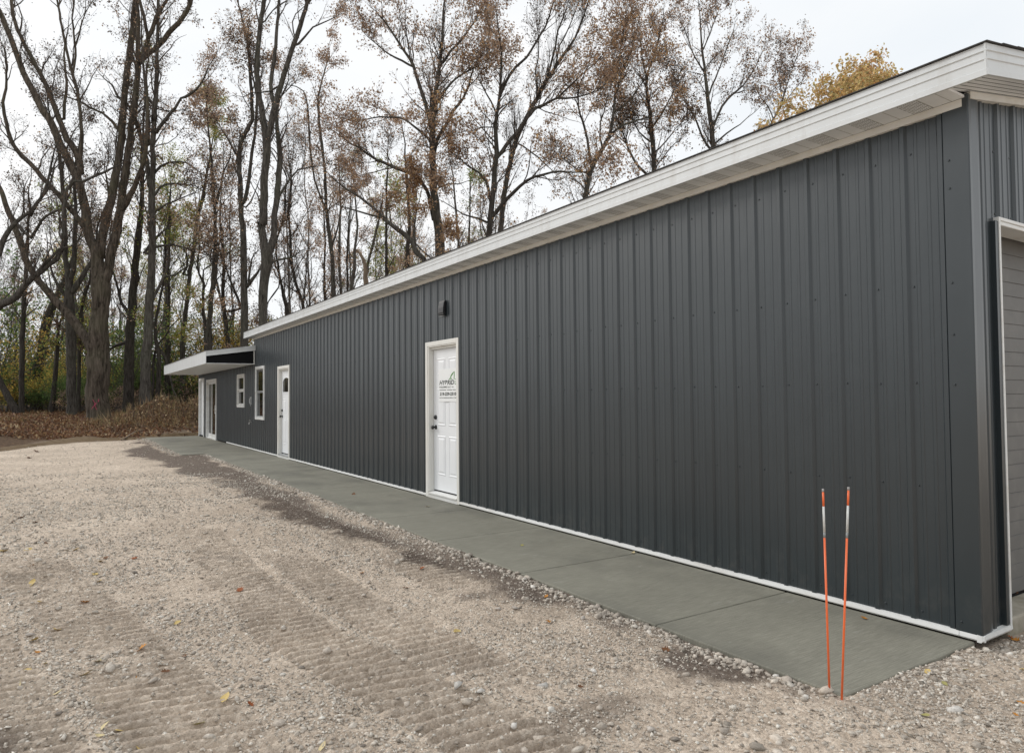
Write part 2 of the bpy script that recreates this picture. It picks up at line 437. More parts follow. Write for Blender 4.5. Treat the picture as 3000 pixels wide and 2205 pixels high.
NEARX = 3.13
def gravel_height(x, y):
    z = fbm(x, y, .55, 3, 3)*.030 + fbm(x, y, 3.1, 9, 4)*.018 + fbm(x, y, 22, 15, 3, .6)*.0095
    z = z + np.clip(fbm(x, y, 46, 21, 2, .6), 0, 1)*.010
    # machine tracks: cleat marks across two bands plus one in the dirt beside the slab
    tr = np.zeros_like(z); tm_ = np.zeros_like(z)
    def track(xc, w, y0, y1, pitch, amp, skew, seed, ph=0.0):
        c = np.interp(y, [p[0] for p in xc], [p[1] for p in xc])
        d = (x - c)/(w/2)
        m = sstep(1.08, .80, np.abs(d))*sstep(y0 - .6, y0 + .3, y)*sstep(y1 + .8, y1 - .6, y)
        m = m*np.clip(.92 + 1.35*fbm(x, y, 1.3, seed, 3), 0, 1)
        wob = fbm(x, y, 2.4, seed + 5, 2)*.035
        sn = np.sin(2*math.pi*((y + skew*(x - c) + wob)/pitch + ph))
        return m*(amp*(np.where(sn > 0, sn**.7 if False else np.abs(sn)**.6*np.sign(sn), sn)) - amp*.4), m
    for args in (([(2.5, .62), (3.3, .48), (4.4, .30), (6.2, -.02), (9, -.5)], .54, 1.8, 7.8, .098, .034, .10, 51),
                 ([(2.5, 1.62), (3.5, 1.40), (4.4, 1.22), (5.8, 1.18), (7.2, 1.20), (9, 1.25)], .48, 2.3, 8.4, .098, .035, .08, 61),
                 ([(2.0, .06), (3.3, -.12), (4.4, -.30), (6.2, -.62), (8, -.9)], .44, 1.8, 6.6, .098, .026, .10, 55, .3),
                 ([(2.5, 1.95), (5, 1.72), (8, 1.75), (10, 1.8)], .44, 3.2, 6.8, .098, .022, .05, 71),
                 ([(4, 2.62), (7, 2.5), (10, 2.42), (14, 2.2)], .46, 5.0, 11.5, .098, .028, .06, 81),
                 ([(2, -1.0), (5, -1.35), (8, -1.7)], .45, 2.0, 7.0, .098, .022, .1, 91)):
        h, mm = track(*args); tr = tr + h; tm_ = np.maximum(tm_, mm); z = z*(1 - .5*mm)
    z = z + tr
    global TRACK
    TRACK = tm_
    # pushed-up ridge lines beside the tracks
    r1 = np.interp(y, [2.5, 4.4, 6.2, 9], [1.62, 1.50, 1.52, 1.6]) - x
    z = z + .022*np.exp(-(r1/.07)**2)*sstep(2, 3, y)*sstep(9, 6, y)*np.clip(.5 + 2*fbm(x, y, 1.8, 5, 2), 0, 1)
    return z

def steps(a, b, f):
    out = [a]
    while out[-1] < b: out.append(out[-1] + f(out[-1]))
    return np.array(out)
fy = lambda y: .0135 if y < 4.2 and y > 1 else (.0135 + .0042*(y - 4.2) if y >= 4.2 else .0135 + .03*(1 - y))
ys = steps(1.0, 60, fy); ys = np.concatenate([ys, steps(ys[-1] + .5, 420, lambda y: .3 + .05*(y - 60))])
ys = np.concatenate([-steps(.0, 60, lambda y: .05 + .2*y)[::-1] + .98, ys])
fxr = lambda d: .0135 + .035*d
xl = -1.4 - steps(.0135, 300, fxr)[::-1]; xm = np.arange(-1.4, 3.6, .0135); xr = xm[-1] + steps(.0135, 380, fxr)
xs = np.concatenate([xl, xm, xr])
GX, GY = np.meshgrid(xs, ys)
def ground_fields(x, y):
    s = edge_dist(x, y)
    n = fbm(x, y, 1.1, 31, 4)
    wood = sstep(-.15, .25, s + .5*n)
    xb = np.interp(y, [1, 3, 5, 6, 7, 8.3, 9, 10, 12.2, 15, 16.8, 19.7, 22.9, 24.5, 30], [2.95, 2.95, 2.88, 2.75, 2.64, 2.50, 2.34, 2.30, 2.36, 2.08, 1.92, 1.42, 1.36, 1.9, 2.3])
    dirt = sstep(-.16, .12, x - xb + .55*n + .25*fbm(x, y, 4, 37, 3))*sstep(1.7, 2.3, y)
    d2 = ((x + .42)/.42)**2 + ((y - 3.78)/.40)**2
    dirt = np.maximum(dirt, .9*sstep(1.3, .5, d2 + 1.2*n))
    d3 = ((x - 2.05)/.35)**2 + ((y - 2.55)/.16)**2
    dirt = np.maximum(dirt, .55*sstep(1.2, .3, d3 + 1.5*n))
    # clean pale stone tipped against the slab edge
    xe = np.where(y > 20.2, 2.55, np.interp(y, [2, 10, 20.2], [3.15, 3.2, 3.3]))
    rim = sstep(.26, .08, np.abs(x - xe + .10 + .25*n))*sstep(5.0, 8, y)
    dirt = dirt*(1 - .8*rim)*(1 - wood)
    pale = np.clip(.9*sstep(.0, .5, .25 + n + .5*sstep(9, 20, y)) + rim, 0, 1)
    pale = np.maximum(pale, sstep(.55, .2, np.abs((x - 2.75) - .9*(1.75 - y)) - .15 + .6*n)*sstep(2.6, 1.8, y))
    soil = wood*sstep(3.2, 1.6, s + n)
    litter = wood*sstep(1.2, 3.2, s + 1.2*n)
    return s, wood, dirt*(1 - wood), pale*(1 - wood), soil, litter, rim
S_, WOOD, DIRT, PALE, SOIL, LITTER, RIM = ground_fields(GX, GY)
GZ = terrain(GX, GY) + gravel_height(GX, GY)*(1 - .5*WOOD)
# bedding against the slab: slightly lower at the near end, flush further along
GZ = GZ - .008*sstep(2.9, 3.15, GX)*sstep(7, 3, GY) + .010*DIRT*fbm(GX, GY, 5, 88, 3)
GZ = GZ + .02*RIM*(fbm(GX, GY, 9, 12, 3) + .2)
under = (GX > 2.62)*(GY > 1.985)*(GY < 31)*((GX > np.where(GY > 20.2, 2.62, 3.17)))
GZ = np.where(under, np.minimum(GZ, -.045), GZ)
GZ = np.where((GX > 4.4)*(GY > 1.8)*(GY < 31)*(GX < 13), np.minimum(GZ, -.04), GZ)
nyy, nxx = GX.shape
idx = np.arange(nyy*nxx).reshape(nyy, nxx)
quads = np.stack([idx[:-1, :-1], idx[:-1, 1:], idx[1:, 1:], idx[1:, :-1]], -1).reshape(-1, 4)
gme = np_mesh('ground', np.stack([GX, GY, GZ], -1).reshape(-1, 3), quads, smooth=True)
# machine track bands blended patchily towards the darker dirt colour
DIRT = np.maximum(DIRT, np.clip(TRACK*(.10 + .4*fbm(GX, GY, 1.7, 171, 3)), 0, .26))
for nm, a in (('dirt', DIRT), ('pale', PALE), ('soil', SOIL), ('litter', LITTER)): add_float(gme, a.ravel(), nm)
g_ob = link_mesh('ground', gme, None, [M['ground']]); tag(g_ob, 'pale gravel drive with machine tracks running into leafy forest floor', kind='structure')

from bisect import bisect
def gz(x, y):
    """height of the built ground at points"""
    x = np.asarray(x, float); y = np.asarray(y, float)
    i = np.clip(np.searchsorted(ys, y) - 1, 0, nyy - 2); j = np.clip(np.searchsorted(xs, x) - 1, 0, nxx - 2)
    ty = (y - ys[i])/(ys[i+1] - ys[i]); tx = (x - xs[j])/(xs[j+1] - xs[j])
    return (GZ[i, j]*(1-tx) + GZ[i, j+1]*tx)*(1-ty) + (GZ[i+1, j]*(1-tx) + GZ[i+1, j+1]*tx)*ty

# ------------------------------------------------------------------ loose stones
def icosa():
    t = (1 + 5**.5)/2
    v = np.array([(-1, t, 0), (1, t, 0), (-1, -t, 0), (1, -t, 0), (0, -1, t), (0, 1, t), (0, -1, -t), (0, 1, -t), (t, 0, -1), (t, 0, 1), (-t, 0, -1), (-t, 0, 1)], float)
    f = np.array([(0, 11, 5), (0, 5, 1), (0, 1, 7), (0, 7, 10), (0, 10, 11), (1, 5, 9), (5, 11, 4), (11, 10, 2), (10, 7, 6), (7, 1, 8), (3, 9, 4), (3, 4, 2), (3, 2, 6), (3, 6, 8), (3, 8, 9), (4, 9, 5), (2, 4, 11), (6, 2, 10), (8, 6, 7), (9, 8, 1)])
    return v/np.linalg.norm(v[0]), f
IV, IF = icosa()
def stones(x, y, size, bury=.35, palette=None, pw=None):
    n = len(x)
    v = IV[None]*(1 + rng.uniform(-.42, .42, (n, 12, 1)))
    v = v*(rng.uniform(.65, 1.35, (n, 1, 3))*np.array([1, 1, .62]))
    # random spin
    a = rng.uniform(0, 2*np.pi, n); ca, sa = np.cos(a), np.sin(a)
    tl = rng.normal(0, .35, n)
    z2 = v[..., 2]*np.cos(tl)[:, None] + v[..., 1]*np.sin(tl)[:, None]; y2 = v[..., 1]*np.cos(tl)[:, None] - v[..., 2]*np.sin(tl)[:, None]
    x3 = v[..., 0]*ca[:, None] - y2*sa[:, None]; y3 = v[..., 0]*sa[:, None] + y2*ca[:, None]
    v = np.stack([x3, y3, z2], -1)*(size/2)[:, None, None]
    z = gz(x, y) + size*.5*.62*(1 - 2*bury)
    v = v + np.stack([x, y, z], -1)[:, None]
    pal = np.array(palette if palette is not None else [(.56, .51, .45), (.49, .44, .385), (.38, .34, .295), (.66, .62, .56), (.57, .51, .445), (.27, .24, .21), (.74, .71, .66)])
    p = pw if pw is not None else [.32, .27, .13, .07, .17, .03, .01]
    ci = rng.choice(len(pal), n, p=np.array(p)/np.sum(p))
    col = pal[ci]*rng.uniform(.82, 1.18, (n, 1))
    f = (IF[None] + (np.arange(n)*12)[:, None, None]).reshape(-1, 3)
    return v.reshape(-1, 3), f, np.repeat(col, 12, 0)
def wedge(n, d0, d1, power):
    u = rng.uniform(0, 1, n); d = (d0**power + u*(d1**power - d0**power))**(1/power)
    lat = rng.uniform(-.86, .86, n)*d
    return FWD[0]*d + FWD[1]*lat, FWD[1]*d - FWD[0]*lat
def track_at(x, y):
    i = np.clip(np.searchsorted(ys, y) - 1, 0, nyy - 2); j = np.clip(np.searchsorted(xs, x) - 1, 0, nxx - 2); return TRACK[i, j]
OV = np.array([(1, 0, 0), (-1, 0, 0), (0, 1, 0), (0, -1, 0), (0, 0, 1), (0, 0, -1)], float)
OF = np.array([(0, 2, 4), (2, 1, 4), (1, 3, 4), (3, 0, 4), (2, 0, 5), (1, 2, 5), (3, 1, 5), (0, 3, 5)])
def chips(x, y, size):
    n = len(x); v = OV[None]*rng.uniform(.55, 1.35, (n, 6, 1))*np.stack([rng.uniform(.8, 1.3, n), rng.uniform(.5, 1.0, n), rng.uniform(.35, .75, n)], -1)[:, None]
    v = v + rng.normal(0, .13, (n, 6, 3))
    for ax, sg in ((0, .45), (1, .45), (2, 3)):
        a = rng.normal(0, sg, n); ca, sa = np.cos(a)[:, None], np.sin(a)[:, None]; i, j = [(1, 2), (0, 2), (0, 1)][ax]
        vi, vj = v[..., i]*ca - v[..., j]*sa, v[..., i]*sa + v[..., j]*ca; v[..., i], v[..., j] = vi, vj
    v = v*(size/2)[:, None, None] + np.stack([x, y, gz(x, y) + size*rng.uniform(-.02, .2, n)], -1)[:, None]
    pal = np.array([(.60, .55, .485), (.52, .47, .41), (.69, .645, .58), (.42, .37, .32), (.76, .73, .67), (.27, .24, .205)])
    col = pal[rng.choice(6, n, p=[.3, .26, .2, .12, .07, .05])]*rng.uniform(.85, 1.15, (n, 1))
    return v.reshape(-1, 3), (OF[None] + (np.arange(n)*6)[:, None, None]).reshape(-1, 3), np.repeat(col, 6, 0)
def free(x, y):
    slab = (x > np.where(y > 20.15, 2.53, 3.14)) & (y > 1.98) & (y < 31)
    bld = (x > 4.42) & (y > 1.93)
    return ~slab & ~bld & (edge_dist(x, y) < .3)
SV, SF, SC = [], [], []; off = 0
def add_stones(x, y, s, **kw):
    global off
    k = free(x, y); x, y, s = x[k], y[k], s[k]
    v, f, c = stones(x, y, s, **kw); SV.append(v); SF.append(f + off); SC.append(c); off += len(v)
x, y = wedge(15000, 1.5, 9.5, .35)
cl_ = .5 + 1.6*fbm(x, y, 1.5, 101, 3); keep = rng.uniform(0, 1, len(x)) < np.clip(cl_, .12, 1); x, y = x[keep], y[keep]; keep = rng.uniform(0, 1, len(x)) > .75*track_at(x, y); x, y = x[keep], y[keep]
add_stones(x, y, np.clip(rng.lognormal(math.log(.0125), .42, len(x)), .006, .04)*(1 + .05*np.hypot(x, y)))
x, y = wedge(11000, 6, 26, .8)
add_stones(x, y, np.clip(rng.lognormal(math.log(.022), .38, len(x)), .012, .06))
x, y = wedge(420, 2, 12, .8)
add_stones(x, y, np.clip(rng.lognormal(math.log(.036), .28, len(x)), .025, .075), bury=.3)
x, y = wedge(230000, 1.3, 14, .45); k = free(x, y); x, y = x[k], y[k]
pr_ = np.clip(.62 + 1.5*fbm(x, y, 1.2, 131, 4), .10, 1)*(1 - .86*track_at(x, y)); k = rng.uniform(0, 1, len(x)) < pr_; x, y = x[k], y[k]
v, f, c = chips(x, y, np.clip(rng.lognormal(math.log(.0125), .4, len(x)), .006, .035)*(.9 + .06*np.hypot(x, y)))
SV.append(v); SF.append(f + off); SC.append(c); off += len(v)
# stones lying along the slab edge and at the gable foot
y = rng.uniform(2.0, 20.2, 4200); x = np.interp(y, [2, 20.2], [3.13, 3.13]) - np.abs(rng.normal(0, .07, len(y)))
add_stones(x, y, np.clip(rng.lognormal(math.log(.019), .5, len(x)), .008, .06), bury=.3)
y = rng.uniform(20.2, 30, 1200); x = 2.52 - np.abs(rng.normal(0, .10, len(y)))
add_stones(x, y, np.clip(rng.lognormal(math.log(.03), .4, len(x)), .015, .07), bury=.25)
x = rng.uniform(3.15, 7.5, 1700); y = 1.96 - np.abs(rng.normal(0, .17, len(x)))
add_stones(x, y, np.clip(rng.lognormal(math.log(.014), .5, len(x)), .007, .045), bury=.35, pw=[.3, .25, .12, .12, .15, .04, .02])
# the bigger pale rocks seen one by one
for px, py, sz in ((1706, 1812, .05), (1340, 2008, .06), (1510, 1780, .06), (1592, 2005, .05), (1904, 2122, .05), (1956, 1928, .035), (1460, 1778, .05), (1328, 1972, .04), (1740, 1960, .035), (2045, 1995, .04), (1410, 2018, .05), (2795, 2085, .05), (2765, 1745, .05), (560, 2160, .05), (210, 1905, .04), (90, 1865, .045), (2275, 1975, .04), (1505, 2120, .05)):
    gx, gy = ground_at(px, py, -.01)
    add_stones(np.array([gx]), np.array([gy]), np.array([sz]), bury=.22, palette=[(.62, .60, .57), (.5, .46, .42)], pw=[.6, .4])
sme = np_mesh('gravel_stones', np.concatenate(SV), tris=np.concatenate(SF)); add_color(sme, np.concatenate(SC))
tag(link_mesh('gravel_stones', sme, None, [M['stone']]), 'loose crushed stone scattered over the gravel drive', kind='stuff')

# ------------------------------------------------------------------ pavement
XW = 4.478                                  # flat of the long wall
Y0, YM, YE = 1.961, 20.6, 30.44             # near corner, end of the tall part, far end
mb = MB()
joints = [1.976, 3.24, 4.80, 6.36, 7.92, 9.48, 11.04, 12.6, 14.16, 15.72, 17.28, 18.84, 20.2]
for a, b2 in zip(joints[:-1], joints[1:]): mb.box(np.float64(3.15), XW - .012, a + .004, b2 - .004, -.10, .0)
mb.box(3.153, XW - .014, 1.979, 20.19, -.12, -.010)
pj = [20.2, 22.3, 24.4, 26.5, 28.6, 30.5]
for a, b2 in zip(pj[:-1], pj[1:]): mb.box(2.55, XW - .012, a + .004, b2 - .004, -.10, .0)
mb.box(2.553, XW - .014, 20.206, 30.49, -.12, -.010)
tag(mb.build('pavement', M['concrete'], None, bevel=.007), 'grey broom finished concrete walk along the long wall', kind='structure')

# ------------------------------------------------------------------ building
bld = empty('metal_building', (XW, Y0, 0))
tag(bld, 'long charcoal metal sided building with white trim and low eaves', 'building')
RIBP = .2286; RIB0 = 8.042
def profile(a, b_):
    """(t, h) list of the cladding section between a and b_ along the wall"""
    pts = []
    k0 = math.floor((a - RIB0)/RIBP) - 1; k1 = math.ceil((b_ - RIB0)/RIBP) + 1
    for k in range(k0, k1 + 1):
        c = RIB0 + k*RIBP
        for d, h in ((-.026, 0), (-.013, .0165), (.013, .0165), (.026, 0), (.066, 0), (.070, .0035), (.086, .0035), (.090, 0), (.139, 0), (.143, .0035), (.159, .0035), (.163, 0)):
            pts.append((c + d, h))
    ts = [p[0] for p in pts]; hs = [p[1] for p in pts]
    out = [(a, float(np.interp(a, ts, hs)))] + [p for p in pts if a + 1e-4 < p[0] < b_ - 1e-4] + [(b_, float(np.interp(b_, ts, hs)))]
    return out
def clad(mb, a, b_, z0, z1, place):
    pr = profile(a, b_)
    for (t0, h0), (t1, h1) in zip(pr[:-1], pr[1:]):
        mb.poly([place(t0, h0, z0), place(t1, h1, z0), place(t1, h1, z1 if not callable(z1) else z1(t1)), place(t0, h0, z1 if not callable(z1) else z1(t0))][::1])
side = lambda t, h, z: (XW - h, t, z)
def screws(mb, ts, zs, place, r=.0062):
    for t in ts:
        for z in zs:
            p0 = place(t, .0, z); p1 = place(t, .006, z)
            mb.tube(p0, p1, r*1.25, r*.8, 6)
D1 = (8.285, 9.312, 0.0, 2.265); D2 = (16.83, 17.925, 0.0, 2.27)
W1 = (19.345, 20.375, .888, 2.363); W2 = (21.835, 22.885, 1.207, 2.225)
SL = (26.49, 28.60, 0.0, 2.205); D3 = (29.14, 30.36, 0.0, 2.30)
mb = MB(); H1 = 3.20; H2 = 2.50
def wall_run(mb, y0, y1, ztop, openings):
    cur = y0
    for (a, b_, z0, z1) in sorted(openings):
        i = .02
        clad(mb, cur, a + i, .03, ztop, side)
        clad(mb, a + i, b_ - i, z1 - i, ztop, side)
        if z0 > .1: clad(mb, a + i, b_ - i, .03, z0 + i, side)
        cur = b_ - i
    clad(mb, cur, y1, .03, ztop, side)
wall_run(mb, Y0 + .01, YM, H1, [D1, D2, W1])
wall_run(mb, YM, YE, H2, [W2, SL, D3])
# screws beside every rib, four rows
kk = [RIB0 + k*RIBP - .047 for k in range(-26, 56)]
def clear(t, z):
    for (a, b_, z0, z1) in (D1, D2, W1, W2):
        if a - .04 < t < b_ + .04 and z0 - .05 < z < z1 + .05: return False
    return True
for t in kk:
    if t > YM: continue
    for z in (.10, .883, 1.516, 2.128, 2.962):
        if clear(t, z): screws(mb, [t], [z + random.uniform(-.008, .008)], side)
mb.box(XW + .03, XW + .05, Y0 + .1, Y0 + .12, .1, .2)
mb.box(XW + .004, XW + .03, YM - .02, YM, .03, H1)
for p in [(XW, YM, H2)]:
    clad(mb, XW + 0.0 + .0, 9.8, H2 - .1, 3.5, lambda t, h, z: (t, YM - .03, z))
mb.build('wall', M['steel'], bld, fix=False)
# backing so that nothing shows through
mb = MB(); clad(mb, YE - .02, YE, .03, H2, side)
# gable wall facing the drive
YG = Y0 + .006
G0, G1, GT = 4.815, 8.45, 2.515
mb = MB(); front = lambda t, h, z: (t, YG - h, z)
RIDGE_X = 9.05; PIT = .165
ztop = lambda t: 3.21 + PIT*(min(t, 2*RIDGE_X - t) - 4.236)
RIB0_save = RIB0; RIB0 = 4.66
clad(mb, XW + .01, G0, .03, ztop, front); clad(mb, G0, G1, GT, ztop, front); clad(mb, G1, 13.6, .03, ztop, front)
for z in (.10, 1.516, 2.128, 2.9):
    screws(mb, [4.60], [z], front)
for t in (4.84, 5.06, 5.30): screws(mb, [t], [2.56, 2.95], front)
RIB0 = RIB0_save
mb.build('gable_wall', M['steel'], bld, fix=False)
mb = MB()                                                   # rear and far walls close the shell
mb.box(13.55, 13.6, Y0 + .06, YM, .0, 3.2); mb.box(XW + .05, 13.55, YM - .06, YM - .035, 0, 3.2)
mb.box(9.75, 9.8, YM, YE, 0, 2.6); mb.box(XW + .02, 9.8, YE, YE + .05, 0, 2.55)
mb.build('rear_wall', M['steel'], bld)
# corner trims
mb = MB()
cpr = [(XW - .022, Y0 - .022), (XW - .022, Y0 + .115), (XW - .017, Y0 + .119), (XW - .004, Y0 + .119), (XW - .004, Y0 + .004), (XW + .135, Y0 + .004), (XW + .135, Y0 - .010), (XW + .130, Y0 - .016), (XW + .10, Y0 - .020), (XW + .02, Y0 - .024), (XW - .016, Y0 - .028)]
mb.prism(cpr, 'z', .045, 3.22)
mb.prism([(G0 - .045, YG - .03), (G0 - .045, YG + .002), (G0 - .004, YG + .002), (G0 - .004, YG - .03)], 'z', .05, GT - .01)
screws(mb, [Y0 + .055 + .03], [.10, 1.50, 1.80, 2.11, 2.68, 2.85], lambda t, h, z: (XW - .022 - h, t, z))
mb.build('corner_trim', M['steel'], bld)
# base flashing, broken at the doors
mb = MB()
fl = [(XW - .004, .048), (XW - .0235, .045), (XW - .0275, .020), (XW - .020, .011), (XW - .004, .011)]
for a, b_ in ((Y0 + .10, 5.80), (5.803, 8.285), (9.312, 16.83), (17.925, 24.6)): mb.prism(fl, 'y', a, b_)
mb.prism(fl, 'y', Y0 - .036, Y0 + .097)
mb.prism([(YG - .004, .048), (YG - .0335, .045), (YG - .036, .020), (YG - .026, .006), (YG - .004, .006)], 'x', XW - .028, G0 + .02)
mb.build('base_flashing', M['white'], bld)
# eaves: fascia, soffit, frieze
XF, YF = 4.236, 1.737
mb = MB()
def fascia_profile(z0, z1, out):
    h = z1 - z0; o = out
    return [(o + .012, z0), (o - .006, z0), (o - .006, z0 + .034), (o + .001, z0 + .038), (o + .001, z0 + .086), (o - .005, z0 + .090), (o - .005, z0 + .094), (o + .002, z0 + .098), (o + .002, z0 + .134), (o - .005, z0 + .138), (o - .005, z0 + .142), (o + .003, z0 + .147), (o + .003, z1), (o + .012, z1)]
mb.prism(fascia_profile(3.196, 3.376, XF), 'y', YF, 20.85)
mb.build('fascia', M['fascia'], bld)
prof = fascia_profile(0, .180, 0)
for x0_, x1_ in ((XF - .004, RIDGE_X), (RIDGE_X, 2*RIDGE_X - XF)):
    for yy, sg in ((YF, 1), (20.85, -1)):
        mb = MB(); b0 = len(mb.v); n = len(prof)
        for xx in (x0_, x1_):
            zz = 3.196 + PIT*(min(xx, 2*RIDGE_X - xx) - XF)
            for (o, z) in prof: mb.v.append((xx, yy + sg*o, zz + z))
        for i in range(n):
            j = (i + 1) % n; mb.f.append((b0 + i, b0 + j, b0 + n + j, b0 + n + i))
        mb.f.append(tuple(b0 + i for i in range(n))); mb.f.append(tuple(b0 + n + i for i in range(n)))
        mb.build('rake_fascia', M['fascia'], bld)
mb = MB()
mb.box(XF + .008, XW + .02, Y0 - .01, 20.84, 3.2, 3.215)
mb.build('soffit', M['soffit'], bld)
for yy0, yy1 in ((YF + .008, Y0 + .004), (YM - .02, 20.84)):
    for xa, xb_ in ((XF + .008, RIDGE_X), (RIDGE_X, 13.8)):
        mb = MB()
        za = 3.2 + PIT*(min(xa, 2*RIDGE_X - xa) - XF); zb = 3.2 + PIT*(min(xb_, 2*RIDGE_X - xb_) - XF)
        for k in range(6):                               # ribbed rake soffit running with the slope
            a = yy0 + (yy1 - yy0)*k/6; c = yy0 + (yy1 - yy0)*(k + .86)/6; e = yy0 + (yy1 - yy0)*(k + 1)/6
            mb.poly([(xa, a, za), (xb_, a, zb), (xb_, c, zb), (xa, c, za)])
            mb.poly([(xa, c, za), (xb_, c, zb), (xb_, c, zb + .006), (xa, c, za + .006)]); mb.poly([(xa, c, za + .006), (xb_, c, zb + .006), (xb_, e, zb + .006), (xa, e, za + .006)])
        mb.build('rake_soffit', M['soffit_plain'], bld)
mb = MB()
mb.prism([(XW - .0215, 3.150), (XW - .0255, 3.151), (XW - .0255, 3.197), (XW + .002, 3.197), (XW + .002, 3.150)], 'y', Y0 + .005, YM)
n4 = [(YG - .036, -.048), (YG - .036, -.004), (YG + .0, -.004), (YG + .0, -.048)]
b0 = len(mb.v)
for xx in (XW + .01, RIDGE_X):
    for (o, z) in n4: mb.v.append((xx, o, 3.2 + PIT*(xx - XF) + z))
for i in range(4): mb.f.append((b0 + i, b0 + (i+1) % 4, b0 + 4 + (i+1) % 4, b0 + 4 + i))
mb.f.append((b0, b0+1, b0+2, b0+3)); mb.f.append((b0+4, b0+5, b0+6, b0+7))
mb.build('frieze_trim', M['trim'], bld)
# roof
mb = MB()
th = .022
for sgn in (1, -1):
    xe = XF - .012 if sgn == 1 else 2*RIDGE_X - XF + .020
    ze = 3.379 - PIT*.020 + .002; zr = 3.379 + PIT*(RIDGE_X - XF) + .002
    nrow = 26
    for k in range(nrow):                                 # courses, each lapping the one below
        f0, f1 = k/nrow, (k + 1)/nrow
        xa, xb_ = xe + (RIDGE_X - xe)*f0, xe + (RIDGE_X - xe)*f1
        za, zb = ze + (zr - ze)*f0, ze + (zr - ze)*f1
        ya, yb = YF - .012 + random.uniform(-.004, .004), 20.87
        mb.prism([(xa, za), (xb_, zb), (xb_, zb + .004), (xa, za + .007)], 'y', ya, yb)
mb.build('roof', M['shingle'], bld)

